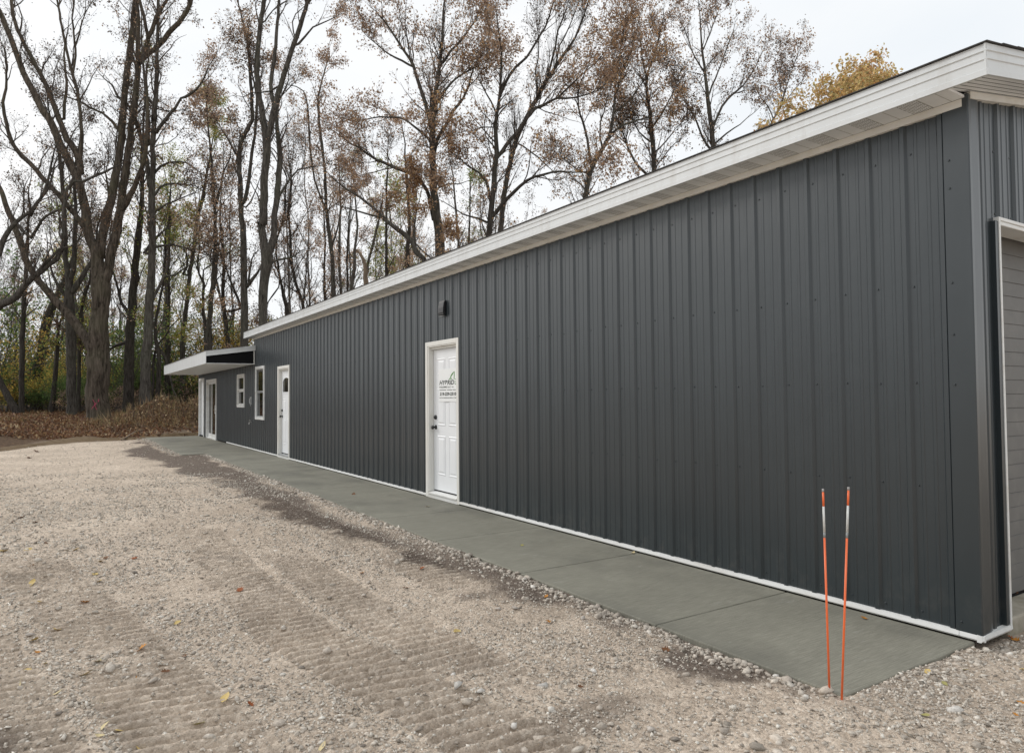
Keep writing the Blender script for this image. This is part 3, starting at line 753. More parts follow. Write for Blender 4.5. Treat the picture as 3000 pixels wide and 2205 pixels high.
# ---- entrance doors
def trim_box(mb, x0, x1, y0, y1, z0, z1): mb.box(x0, x1, y0, y1, z0, z1)
def entry_door(o, six=True):
    y0, y1, z0, z1 = o; rec = .062; sx = XW + rec; tl, tr_ = .100, .062
    d = MB(); sy0, sy1, sz0, sz1 = y0 + .070, y1 - .1065, .112, z1 - .115
    d.box(sx, sx + .044, sy0, sy1, sz0, sz1)
    w_ = sy1 - sy0
    cols = [(sy0 + .12, sy0 + w_/2 - .05), (sy0 + w_/2 + .05, sy1 - .12)]
    rows = [(sz0 + .22, sz0 + .79), (sz0 + .93, sz0 + 1.47), (sz1 - .37, sz1 - .13)] if six else [(sz0 + .22, sz0 + .86), (sz0 + .98, sz0 + 1.34)]
    for (a, b_) in cols:
        for (c, e) in rows:
            rings = [(0, .0005), (.014, -.008), (.032, -.0006), (.058, -.0085)]
            for (i0, h0), (i1, h1) in zip(rings[:-1], rings[1:]):
                q0 = [(sx + h0, a + i0, c + i0), (sx + h0, b_ - i0, c + i0), (sx + h0, b_ - i0, e - i0), (sx + h0, a + i0, e - i0)]
                q1 = [(sx + h1, a + i1, c + i1), (sx + h1, b_ - i1, c + i1), (sx + h1, b_ - i1, e - i1), (sx + h1, a + i1, e - i1)]
                for i in range(4): d.poly([q0[i], q0[(i+1) % 4], q1[(i+1) % 4], q1[i]])
            i1, h1 = rings[-1]
            d.poly([(sx + h1, a + i1, c + i1), (sx + h1, b_ - i1, c + i1), (sx + h1, b_ - i1, e - i1), (sx + h1, a + i1, e - i1)])
    dob = d.build('door', M['door'], bld)
    f = MB()
    t = .062
    for (a, b_) in ((y0, y0 + tr_), (y1 - tl + .03, y1)):    # brickmould, two steps
        f.box(XW - .026, XW + .02, a, b_, z0 + .004, z1)
    f.box(XW - .026, XW + .02, y0 + tr_, y1 - tl + .03, z1 - t, z1)
    f.box(XW - .019, XW + .02, y1 - tl, y1 - tl + .0297, .085, z1 - t)
    f.box(XW - .019, XW + .02, y0 + tr_, y1 - tl, z1 - t - .016, z1 - t - .0003)
    f.box(XW + .0203, sx + .06, y1 - tl, y1 - .02, .085, z1 - .112); f.box(XW + .0203, sx + .06, y0 + .02, y0 + tr_ + .002, .085, z1 - .112)
    f.box(XW + .0203, sx + .06, y0 + .02, y1 - .02, z1 - .1117, z1 - t + .001)
    f.build('door_frame', M['trim'], dob, bevel=.003).parent = dob
    g = MB()
    g.box(sx + .003, sx + .04, y1 - .1063, y1 - .1003, .0925, z1 - .1125); g.box(sx + .003, sx + .04, y0 + .0645, y1 - .1065, z1 - .1148, z1 - .1122)
    g.box(sx + .002, sx + .04, y0 + .0645, y1 - .1065, .0925, .1115)
    g.build('weather_seal', M['dark_gap'], dob)
    th_ = MB(); th_.prism([(XW - .04, .060), (XW - .04, .074), (sx - .004, .092), (sx + .05, .092), (sx + .05, .060)], 'y', y0 + tr_ + .003, y1 - tl - .001)
    th_.build('threshold', M['brass'] if False else M['grey_plastic'] if not six else M['white'], dob)
    k_ = MB(); k_.box(XW - .024, XW + .02, y0 + tr_, y1 - tl + .0297, .003, .0595); k_.build('kick_board', M['white'], dob)
    ky = sy1 - .066
    kn = MB(); kn.lathe((sx, ky, 1.02), (-1, 0, 0), [(0, .033), (.008, .033), (.012, .014), (.035, .012), (.042, .026), (.055, .031), (.066, .027), (.071, .010)], 18); kn.build('doorknob', M['black'], dob, smooth=True)
    db = MB(); db.lathe((sx, ky, 1.165), (-1, 0, 0), [(0, .034), (.018, .031), (.022, .022), (.030, .020)], 18); db.build('deadbolt', M['black'], dob)
    if not six:
        a, b_, zc0, zc1 = sy0 + .13, sy1 - .13, sz1 - .56, sz1 - .15
        def arch(m, x, mg, zb=0):
            pts = [(x, a + mg, zc0 + mg + zb), (x, b_ - mg, zc0 + mg + zb)]
            for i in range(13):
                t_ = math.pi*i/12; yy = (a + b_)/2 + math.cos(t_)*((b_ - a)/2 - mg); pts.append((x, yy, zc1 - .14 + math.sin(t_)*(.14 - mg)))
            return pts
        l = MB()
        o_ = arch(l, sx - .012, 0); i_ = arch(l, sx - .012, .03); o2 = arch(l, sx + .002, -.004)
        n = len(o_)
        for i in range(n):
            j = (i + 1) % n; l.poly([o_[i], o_[j], i_[j], i_[i]]); l.poly([o2[i], o2[j], o_[j], o_[i]])
        l.build('lite_frame', M['door'], dob, fix=False)
        p = MB(); p.poly(arch(p, sx - .006, .028)); p.build('pane', M['glass'], dob, fix=False)
        for yy in (a + (b_ - a)/3, a + 2*(b_ - a)/3):
            mu = MB(); mu.box(sx - .0105, sx - .0065, yy - .004, yy + .004, zc0 + .03, zc1 - .03); mu.build('muntin', M['black'], dob)
    return dob
door1 = entry_door(D1, True); door2 = entry_door(D2, False)
door1['label'] = 'white six panel door with the company sign on it'
door2['label'] = 'white door with small arched glass at the top'

def sash_window(o, tall, label):
    y0, y1, z0, z1 = o; t = .075
    f = MB()
    for (a, b_, c, e) in ((y0, y0 + t, z0, z1), (y1 - t, y1, z0, z1), (y0 + t, y1 - t, z0, z0 + t), (y0 + t, y1 - t, z1 - t, z1)): f.box(XW - .034, XW + .03, a, b_, c, e)
    wob = f.build('window', M['white'], bld, bevel=.004); wob['label'] = label
    zm = (z0 + z1)/2 + (.03 if tall else .01)
    s = MB(); u = .045
    zlo = (z0 + t, zm); zhi = (zm, z1 - t)
    for (c, e), dx in ((zlo, .022), (zhi, .004)):
        x = XW + dx - .012; uu = .028 if tall else u
        for (a, b_, cc, ee) in ((y0 + t, y0 + t + uu, c, e), (y1 - t - uu, y1 - t, c, e), (y0 + t + uu, y1 - t - uu, c, c + uu), (y0 + t + uu, y1 - t - uu, e - uu, e)): s.box(x, x + .025, a, b_, cc, ee)
    s.build('sash', M['grey_plastic'] if tall else M['white'], wob)
    for (c, e), dx in ((zlo, .022), (zhi, .004)):
        p = MB(); x = XW + dx + .002; p.box(x, x + .006, y0 + t + .01, y1 - t - .01, c + .01, e - .01); p.build('pane', M['glass'], wob)
    return wob
sash_window(W1, True, 'tall narrow window with white surround and dark panes')
sash_window(W2, False, 'small white window under the canopy')
# sliding glass door
y0, y1, z0, z1 = SL
f = MB(); t = .09
for (a, b_, c, e) in ((y0, y0 + t, z0 + .003, z1), (y1 - t, y1, z0 + .003, z1), (y0 + t, y1 - t, z1 - t, z1)): f.box(XW - .036, XW + .08, a, b_, c, e)
f.box(XW - .02, XW + .08, y0 + t, y1 - t, .003, .05)
sl = f.build('sliding_door', M['white'], bld, bevel=.004); sl['label'] = 'white framed sliding glass door under the canopy'
s = MB(); ym = (y0 + y1)/2
for (a, b_, x) in ((y0 + t, ym + .05, XW + .0), (ym - .05, y1 - t, XW + .034)):
    u = .085
    for (aa, bb, c, e) in ((a, a + u, .05, z1 - t), (b_ - u, b_, .05, z1 - t), (a + u, b_ - u, .05, .19), (a + u, b_ - u, z1 - t - u, z1 - t)): s.box(x, x + .03, aa, bb, c, e)
s.build('sash', M['white'], sl)
for (a, b_, x) in ((y0 + t, ym + .05, XW + .014), (ym - .05, y1 - t, XW + .048)):
    p = MB(); p.box(x, x + .006, a + .08, b_ - .08, .18, z1 - t - .08); p.build('pane', M['glass'], sl)
h = MB(); h.box(XW - .05, XW - .035, y0 + t + .03, y0 + t + .055, .95, 1.25); h.box(XW - .038, XW + .001, y0 + t + .03, y0 + t + .055, .95, .98); h.box(XW - .038, XW + .001, y0 + t + .03, y0 + t + .055, 1.22, 1.25)
h.build('handle', M['white'], sl)
# last door at the far corner, seen edge-on
y0, y1, z0, z1 = D3
f = MB(); t = .1
for (a, b_, c, e) in ((y0, y0 + t, .004, z1), (y1 - t, y1, .004, z1), (y0 + t, y1 - t, z1 - t, z1)): f.box(XW - .036, XW + .11, a, b_, c, e)
d3 = MB(); d3.box(XW + .055, XW + .1, y0 + t + .004, y1 - t - .004, .05, z1 - t - .004)
d3o = d3.build('door', M['door'], bld); d3o['label'] = 'white door beside the far corner post'
f.build('door_frame', M['white'], d3o, bevel=.004)
k_ = MB(); k_.box(XW - .02, XW + .05, y0 + t, y1 - t, .004, .048); k_.build('threshold', M['dark_gap'], d3o)
mb = MB(); mb.box(XW - .024, XW + .0, YE - .045, YE + .02, .03, H2 - .06); 
mb.build('corner_post', M['steel'], bld)
# canopy roof over the lower part
cano = None
XC, YC0, YC1, ZS = 3.17, 20.40, 30.15, 2.445
f = MB(); f.box(XC - .012, XC, YC0, YC1, ZS - .005, ZS + .345); cano = f.build('canopy', M['fascia'], bld); cano['label'] = 'white canopy roof jutting over the doors'
f = MB(); f.box(XC + .001, XW - .024, YC0 + .012, YC1 - .012, ZS, ZS + .012); f.build('canopy_soffit', M['soffit_plain'], cano)
CP = .145
def sloped(mb, x0, x1, zfun0, zfun1, ya, yb):
    mb.prism([(x0, zfun0(x0)), (x1, zfun0(x1)), (x1, zfun1(x1)), (x0, zfun1(x0))], 'y', ya, yb)
r = MB(); zr0 = lambda x: ZS + .20 + CP*(x - XC); zr1 = lambda x: ZS + .345 + CP*(x - XC)
sloped(r, XC - .014, XW + .09, zr0, zr1, YC0 - .012, YC0 + .004); r2 = MB(); sloped(r2, XC, XW, zr0, zr1, YC1 - .004, YC1 + .01); r2.build('rake_board', M['fascia'], cano)
sloped(r, XC - .016, XW + .09, lambda x: zr1(x) - .060, lambda x: zr1(x) - .053, YC0 - .016, YC0 - .011)
r.build('rake_board', M['fascia'], cano)
g = MB(); sloped(g, XC + .001, XW - .024, lambda x: ZS + .013, lambda x: zr0(x) + .01, YC0 + .03, YC0 + .05)
g.build('gable_infill', M['dark_gap'], cano)
e = MB(); e.box(XW - .06, XW - .036, YC0 + .004, YC0 + .03, ZS - .01, ZS + .38); e.build('edge_strip', M['trim'], cano)
r = MB()
for k in range(20):
    a = XC - .03 + k*.335; b_ = a + .335
    r.prism([(a, zr1(a) + .002), (b_, zr1(b_) + .002), (b_, zr1(b_) + .008), (a, zr1(a) + .016)], 'y', YC0 - .03 if b_ < XW else YM + .002, YC1 + .02)
r.build('canopy_shingles', M['shingle'], cano)
# wall vent over the door
hb = MB()
pr = [(XW - .016, 2.825), (XW - .026, 2.825), (XW - .046, 2.79), (XW - .058, 2.72), (XW - .062, 2.645), (XW - .055, 2.64), (XW - .055, 2.620), (XW - .016, 2.606)]
hb.prism(pr, 'y', 8.66, 8.82)
hv = hb.build('vent_hood', M['hood'], bld, bevel=.005); hv['label'] = 'small black vent hood above the six panel door'
h = MB(); h.box(XW - .052, XW - .018, 8.67, 8.81, 2.600, 2.6055); h.build('vent_lip', M['grey_plastic'], hv)
# tap and box between the two windows
h = MB(); y_, z_ = [float(v) for v in on_wall(739, 1236, XW)]
h.tube((XW, y_, z_), (XW - .09, y_, z_), .016); h.tube((XW - .07, y_, z_), (XW - .09, y_, z_ - .06), .014); h.lathe((XW - .06, y_, z_ + .02), (0, 0, 1), [(0, .008), (.03, .008), (.031, .035), (.04, .035)], 10)
h.build('hose_tap', M['brass'], bld)
y_, z_ = [float(v) for v in on_wall(737, 1173, XW)]
h = MB(); h.box(XW - .03, XW, y_ - .10, y_ + .10, z_ - .11, z_ + .11); h.box(XW - .055, XW - .03, y_ - .06, y_ + .06, z_ - .075, z_ + .06); h.tube((XW - .03, y_ - .03, z_ - .11), (XW - .03, y_ - .03, z_ - .17), .012)
h.build('outlet_box', M['grey_plastic'], bld, bevel=.008)
# garage door
gx0, gx1 = G0, G1; gy = YG + .19
f = MB()
f.box(gx0 - .004, gx0 + .016, YG - .036, gy - .02, .02, GT + .018); f.box(gx1 - .016, gx1 + .004, YG - .036, gy - .02, .02, GT + .018)
f.box(gx0 + .016, gx1 - .016, YG - .036, gy - .02, GT - .004, GT + .018)
f.box(gx0 + .016, gx1 - .016, YG - .030, YG - .014, GT - .03, GT - .0045)
d = MB(); zb = .085
k = 0; z = zb
while z < GT:
    z2 = min(z + .0968, GT + .02)
    d.prism([(gy, z + .003), (gy + .004, z), (gy + .04, z), (gy + .04, z2), (gy + .004, z2), (gy, z2 - .003)], 'x', gx0 + .01, gx1 - .01); z = z2
gdo = d.build('garage_door', M['garage'], bld)
f.build('door_frame', M['white'], gdo, bevel=.003)
sl_ = MB(); sl_.box(gx0 + .01, gx1 - .01, gy - .006, gy + .03, .070, .0848); sl_.build('bottom_seal', M['dark_gap'], gdo)
fl_ = MB(); fl_.box(gx0 + .018, gx1 - .018, YG - .012, gy + 1.5, -.12, .068); fl_.build('floor_slab', M['slabedge'], bld, bevel=.012)

# ------------------------------------------------------------------ company sign on the door
SX = XW + .062 - .012
def sp(cx_, cy_):
    """crop coordinates of the sign close-up -> (y, z) on the door face"""
    y, z = on_wall(1260 + cx_/11.8, 1060 + cy_/11.8, SX); return float(y), float(z)
ya, zt = sp(300, 255); yb, _ = sp(915, 215); _, zb_ = sp(300, 1370)
sign = empty('door_sign', (SX, (ya + yb)/2, zb_)); tag(sign, 'white company sign with black lettering stuck on the six panel door', 'sign')
m_ = MB(); m_.box(SX - .001, SX + .001, yb, ya, zb_, zt + .0); m_.build('sheet', M['sheet'], sign)
def text(body, yl, yr, z0, z1, mat, shear=0, off_=.0, name='lettering'):
    cu = bpy.data.curves.new(name, 'FONT'); cu.body = body; cu.shear = shear; cu.offset = off_; cu.size = 1
    o = bpy.data.objects.new(name, cu); COL.objects.link(o)
    bpy.context.view_layer.update()
    me = bpy.data.meshes.new_from_object(o.evaluated_get(bpy.context.evaluated_depsgraph_get()))
    bpy.data.objects.remove(o)
    v = np.empty(len(me.vertices)*3); me.vertices.foreach_get('co', v); v = v.reshape(-1, 3)
    mn, mx = v.min(0), v.max(0)
    y = yl + (v[:, 0] - mn[0])/(mx[0] - mn[0])*(yr - yl); z = z0 + (v[:, 1] - mn[1])/(mx[1] - mn[1])*(z1 - z0)
    me.vertices.foreach_set('co', np.stack([np.full(len(v), SX - .0018), y, z], -1).ravel()); me.update()
    ob = link_mesh(name, me, sign, [mat]); ob.matrix_parent_inverse = Matrix.Translation(-Vector(sign.location)); return ob
yl = sp(328, 700)[0]; yr = sp(905, 700)[0]
text('HYBRID', yl, sp(838, 700)[0], sp(330, 800)[1], sp(330, 645)[1], M['ink'], .22, .028)
text('BUILDERS LLC', yl + .005, sp(722, 860)[0], sp(320, 905)[1], sp(320, 845)[1], M['ink'], .2, .03)
text('219-229-2310', sp(340, 1100)[0], yr, sp(340, 1165)[1], sp(340, 1055)[1], M['ink'], .1, .045)
text('WWW.HYBRIDBUILDERSLLC.COM', yl + .006, yr, sp(320, 1255)[1], sp(320, 1222)[1], M['ink'], .1, .03)
m_ = MB()
z_ = sp(330, 975)[1]
for a, b_ in ((330, 560), (590, 770), (790, 895)): m_.box(SX - .0022, SX - .0012, sp(b_, 975)[0], sp(a, 975)[0], z_ - .004, z_ + .004)
m_.box(SX - .0022, SX - .0012, sp(815, 860)[0], sp(750, 860)[0], sp(750, 868)[1], sp(750, 850)[1])
m_.build('divider_line', M['ink'], sign)
m_ = MB()
for poly in ([(640, 612), (700, 540), (715, 470), (760, 390), (840, 318), (852, 330), (800, 400), (745, 480), (725, 545), (668, 615)],
             [(838, 330), (855, 345), (850, 480), (838, 600), (822, 600), (826, 470)], [(700, 600), (735, 545), (775, 595), (762, 610), (735, 575), (715, 612)],
             [(850, 560), (905, 610), (890, 615), (852, 585)], [(862, 640), (900, 690), (885, 700), (855, 660)], [(850, 700), (885, 760), (905, 745), (895, 785), (860, 765)],
             [(700, 520), (800, 380), (812, 392), (715, 535)]):
    m_.poly([(SX - .0019 - .0001*len(m_.f), *sp(*p)) for p in poly])
m_.build('emblem', M['green_ink'], sign, fix=False)

# ------------------------------------------------------------------ driveway markers
def marker(base, top, label):
    b0 = Vector((float(base[0]), float(base[1]), float(gz(base[0], base[1])) - .03)); t0 = Vector(top); L = t0 - b0
    e = empty('driveway_marker', b0); tag(e, label, 'marker stake', 'orange driveway markers at the slab corner')
    P = lambda f: b0 + L*f
    m = MB(); m.tube(P(0), P(.765), .0052, .0050, 10); m.tube(P(.915), P(.985), .0050, .0048, 10); m.build('rod', M['orange'], e, smooth=True)
    m = MB(); m.tube(P(.79), P(.9149), .0053, .0052, 10); m.build('reflective_band', M['reflect'], e, smooth=True)
    m = MB(); m.tube(P(.7651), P(.7899), .0054, .0054, 10); m.build('grey_band', M['greytape'], e, smooth=True)
    m = MB(); m.tube(P(.9851), P(1.0), .0055, .0054, 10); m.build('cap', M['cap'], e, smooth=True)
def stake_top(base, px, py):
    return at(px, py, base[0]*FWD[0] + base[1]*FWD[1])
for base, px, py, lab in (((3.138, 2.046), 2411, 1431, 'thin orange stake with silver band standing behind its twin, leaning left'),
                          ((3.112, 1.968), 2486, 1426, 'thin orange stake with silver band nearest the viewer, leaning right')):
    marker(base, stake_top(base, px, py), lab)

# ------------------------------------------------------------------ trees
def norm(v): return v/np.maximum(np.linalg.norm(v, axis=-1, keepdims=True), 1e-9)

def tubes(P, Rr, sides):
    """P (B,n,3), Rr (B,n) -> verts, quads"""
    B, n, _ = P.shape
    T = norm(np.gradient(P, axis=1)); tm = norm(T.mean(1))
    ref = np.where(np.abs(tm[:, 2:3]) > .8, np.array([[1., .13, 0]]), np.array([[.07, .1, 1.]]))
    a = norm(np.cross(T, ref[:, None])); c = np.cross(T, a)
    th = np.arange(sides)*2*np.pi/sides
    V = P[:, :, None] + (a[:, :, None]*np.cos(th)[None, None, :, None] + c[:, :, None]*np.sin(th)[None, None, :, None])*Rr[:, :, None, None]
    i = np.arange(n - 1)[:, None]; j = np.arange(sides)[None]
    q = np.stack([i*sides + j, i*sides + (j+1) % sides, (i+1)*sides + (j+1) % sides, (i+1)*sides + j], -1).reshape(-1, 4)
    q = (q[None] + (np.arange(B)*n*sides)[:, None, None]).reshape(-1, 4)
    return V.reshape(-1, 3), q

def catmull(p, step):
    p = np.asarray(p, float); q = np.vstack([2*p[0] - p[1], p, 2*p[-1] - p[-2]]); out = []
    for i in range(1, len(q) - 2):
        L = np.linalg.norm(q[i+1, :3] - q[i, :3]); k = max(1, int(round(L/step)))
        for t in np.arange(k)/k:
            a, b, c, d = q[i-1], q[i], q[i+1], q[i+2]
            out.append(.5*(2*b + (c - a)*t + (2*a - 5*b + 4*c - d)*t*t + (3*b - a - 3*c + d)*t**3))
    out.append(p[-1]); return np.array(out)

class Tree:
    def __init__(s, seed):
        s.r = np.random.default_rng(seed); s.lines = []        # each (n,4): xyz + radius
        s.tv, s.tq, s.cv, s.cq, s.lv, s.lq, s.lc = [], [], [], [], [], [], []
        s.nt = s.nc = s.nl = 0
    def add_trunk(s, L, sides, rough=.05):
        P = L[:, :3][None]; R_ = L[:, 3][None]
        v, q = tubes(P, R_, sides)
        n = len(L)
        if rough and sides > 5:
            v = v.reshape(n, sides, 3); ctr = L[:, None, :3]
            lob = 1 - 1.5*rough + rough*np.repeat(s.r.normal(0, 1, (1, sides)), n, 0) + rough*.8*s.r.normal(0, 1, (n, sides))
            v = ctr + (v - ctr)*np.clip(lob, .75, 1.3)[..., None]; v = v.reshape(-1, 3)
        s.tv.append(v); s.tq.append(q + s.nt); s.nt += len(v); s.lines.append(L)
    def add_crown(s, P, R_, sides=3):
        v, q = tubes(P, R_, sides); s.cv.append(v); s.cq.append(q + s.nc); s.nc += len(v)
    def add_leaves(s, pos, size, cols, droop=.4):
        n = len(pos)
        if n == 0: return
        r = s.r
        d = norm(r.normal(0, 1, (n, 3)) + np.array([0, 0, -droop])); nrm = norm(np.cross(d, r.normal(0, 1, (n, 3)))); sd = np.cross(d, nrm)
        L = (size*r.uniform(.65, 1.25, n))[:, None]; Wd = L*r.uniform(.42, .7, (n, 1)); cu = nrm*L*r.uniform(-.25, .25, (n, 1))
        q = np.stack([pos, pos + d*L*.45 + sd*Wd*.5 + cu, pos + d*L, pos + d*L*.5 - sd*Wd*.5 + cu], 1)
        s.lv.append(q.reshape(-1, 3)); s.lq.append((np.arange(n*4).reshape(-1, 4)) + s.nl); s.nl += n*4
        s.lc.append(np.repeat(cols, 4, 0))
    def spawn(s, parents, spacing, length, rmax, up, n=6, wig=.22, lo=.2, ang=(.35, 1.0), rfac=.5, taper=.15):
        """parents: list of (n,4); returns (B,n,3),(B,n)"""
        p0, d0, r0, f0 = [], [], [], []
        for L in parents:
            seg = np.linalg.norm(np.diff(L[:, :3], axis=0), axis=1); cum = np.concatenate([[0], np.cumsum(seg)]); tot = cum[-1]
            k = s.r.poisson(max(.05, tot*(1 - lo)/spacing))
            if k == 0: continue
            t = (lo + (1 - lo)*s.r.uniform(0, 1, k))*tot
            i = np.clip(np.searchsorted(cum, t) - 1, 0, len(seg) - 1); f = ((t - cum[i])/np.maximum(seg[i], 1e-6))[:, None]
            a = L[i]*(1 - f) + L[i+1]*f; p0.append(a[:, :3]); r0.append(a[:, 3]); d0.append(norm(L[i+1, :3] - L[i, :3])); f0.append(t/tot)
        if not p0: return None
        p0 = np.concatenate(p0); d0 = np.concatenate(d0); r0 = np.concatenate(r0); f0 = np.concatenate(f0); B = len(p0)
        per = norm(np.cross(d0, s.r.normal(0, 1, (B, 3)))); an = s.r.uniform(ang[0], ang[1], (B, 1))
        d = norm(d0*np.cos(an) + per*np.sin(an) + np.array([0, 0, up]))
        Ln = length*s.r.uniform(.45, 1.3, B)*(1.15 - .55*f0); rr = np.minimum(r0*rfac, rmax)*s.r.uniform(.7, 1.1, B)
        P = [p0]; stp = (Ln/(n - 1))[:, None]
        for k in range(n - 1):
            P.append(P[-1] + d*stp); d = norm(d + s.r.normal(0, wig, (B, 3)) + np.array([0, 0, up*.22]))
        P = np.stack(P, 1); Rr = rr[:, None]*np.linspace(1, taper, n)[None]
        return P, Rr
    def branch_out(s, lv1=.7, len1=2.4, lv2=.36, len2=1.0, lv3=.17, len3=.48, leaf=0, size=.12, pal=((.2, .1, .05),), clump=2.0, up=.35, lo=.25, leafzone=None, wig=.2, rtw=.0095):
        r = s.r
        A = s.spawn(s.lines, lv1, len1, .045, up, n=7, wig=wig, lo=lo)
        if A is None: return
        s.add_crown(A[0], A[1], 4)
        as_lines = lambda X: [np.concatenate([X[0][i], X[1][i][:, None]], 1) for i in range(len(X[0]))]
        Bq = s.spawn(as_lines(A), lv2, len2, .016, up*.7, n=5, wig=wig*1.2, lo=.12)
        s.add_crown(Bq[0], np.maximum(Bq[1], .004), 3)
        Cq = s.spawn(as_lines(Bq), lv3, len3, .008, up*.4, n=4, wig=wig*1.3, lo=.15)
        s.add_crown(Cq[0], np.maximum(Cq[1], rtw*.55), 3)
        if leaf:
            tips = np.concatenate([Cq[0][:, 1:].reshape(-1, 3), Bq[0][:, 2:].reshape(-1, 3)])
            # some boughs keep their leaves, others are bare
            cellv = fbm(tips[:, 0]*.8 + tips[:, 2]*.35, tips[:, 1]*.8 + tips[:, 2]*.6, .55, int(r.integers(1, 999)), 3)
            pr = np.clip(.7 + .55*clump*cellv, .06, 1.0)
            from mathutils.kdtree import KDTree
            th_ = np.concatenate([l[l[:, 3] > .05][:, :3] for l in s.lines]) if any((l[:, 3] > .05).any() for l in s.lines) else s.lines[0][:1, :3]
            kd = KDTree(len(th_))
            for i_, q_ in enumerate(th_): kd.insert(q_, i_)
            kd.balance()
            dist_ = np.array([kd.find(q_)[2] for q_ in tips]); pr = pr*(.12 + sstep(.5, 1.9, dist_))
            n = int(leaf); pr = pr/pr.sum(); k = r.choice(len(tips), n, p=pr)
            pos = tips[k] + r.normal(0, .13, (n, 3))
            pal = np.array(pal, float); hue = np.clip(((cellv[k] - cellv.min())/(np.ptp(cellv) + 1e-6) + r.normal(0, .25, n)), 0, .999)
            cols = pal[(hue*len(pal)).astype(int)]*r.uniform(.7, 1.3, (n, 1))
            s.add_leaves(pos, size, cols)
    def crown_mesh(s, name):
        V = s.cv + s.lv; ncv = s.nc
        q = np.concatenate(s.cq + [a + ncv for a in s.lq]) if s.lq else np.concatenate(s.cq)
        nb = sum(len(a) for a in s.cq); mi = np.zeros(len(q), np.int32); mi[nb:] = 1
        sm = np.zeros(len(q), bool); sm[:nb] = True
        me = np_mesh(name, np.concatenate(V), q, smooth=sm, matidx=mi)
        c = np.full((len(me.vertices), 3), .07)
        if s.lc: c[ncv:] = np.concatenate(s.lc)
        add_color(me, c); return me
    def finish(s, name, base, label, cat, bark, group=None, leafmat='leaf', twig='twig'):
        e = empty(name, base); tag(e, label, cat, group)
        off_ = np.array(base, float)
        tm = np_mesh('trunk', np.concatenate(s.tv) - off_, np.concatenate(s.tq), smooth=True)
        link_mesh('trunk', tm, e, [M[bark]])
        if s.cv:
            s.cv = [v - off_ for v in s.cv]; s.lv = [v - off_ for v in s.lv]
            link_mesh('crown', s.crown_mesh('crown'), e, [M[twig], M[leafmat]])
        return e

CROPS = {'C1': (0, 0, 2.248), 'C2': (1000, 0, 2.248), 'C3': (2000, 0, 2.248), 'C4': (0, 700, 2.248), 'Q1': (0, 0, 3.672), 'Q2': (0, 400, 3.672), 'Q3': (300, 300, 3.672), 'Q4': (400, 650, 3.672), 'Q5': (900, 500, 3.672), 'P': (0, 0, 1.0)}
RUSSET = ((.34, .25, .195), (.42, .29, .21), (.51, .35, .235), (.37, .28, .22), (.60, .42, .27))
ORANGE = ((.40, .25, .15), (.56, .36, .18), (.66, .44, .22), (.49, .30, .165), (.36, .255, .175))
DULL = ((.10, .075, .058), (.15, .10, .07), (.20, .13, .08), (.12, .09, .068))
YGREEN = ((.30, .33, .09), (.44, .41, .10), (.20, .27, .075), (.52, .42, .11), (.24, .31, .09))
YELLOW = ((.66, .50, .11), (.56, .40, .09), (.42, .36, .09), (.70, .55, .17), (.50, .31, .08))
GREEN = ((.13, .21, .07), (.18, .26, .085), (.10, .17, .058), (.24, .29, .09))
GOLD = ((.74, .54, .24), (.60, .40, .18), (.54, .46, .21), (.78, .60, .30), (.62, .38, .18))

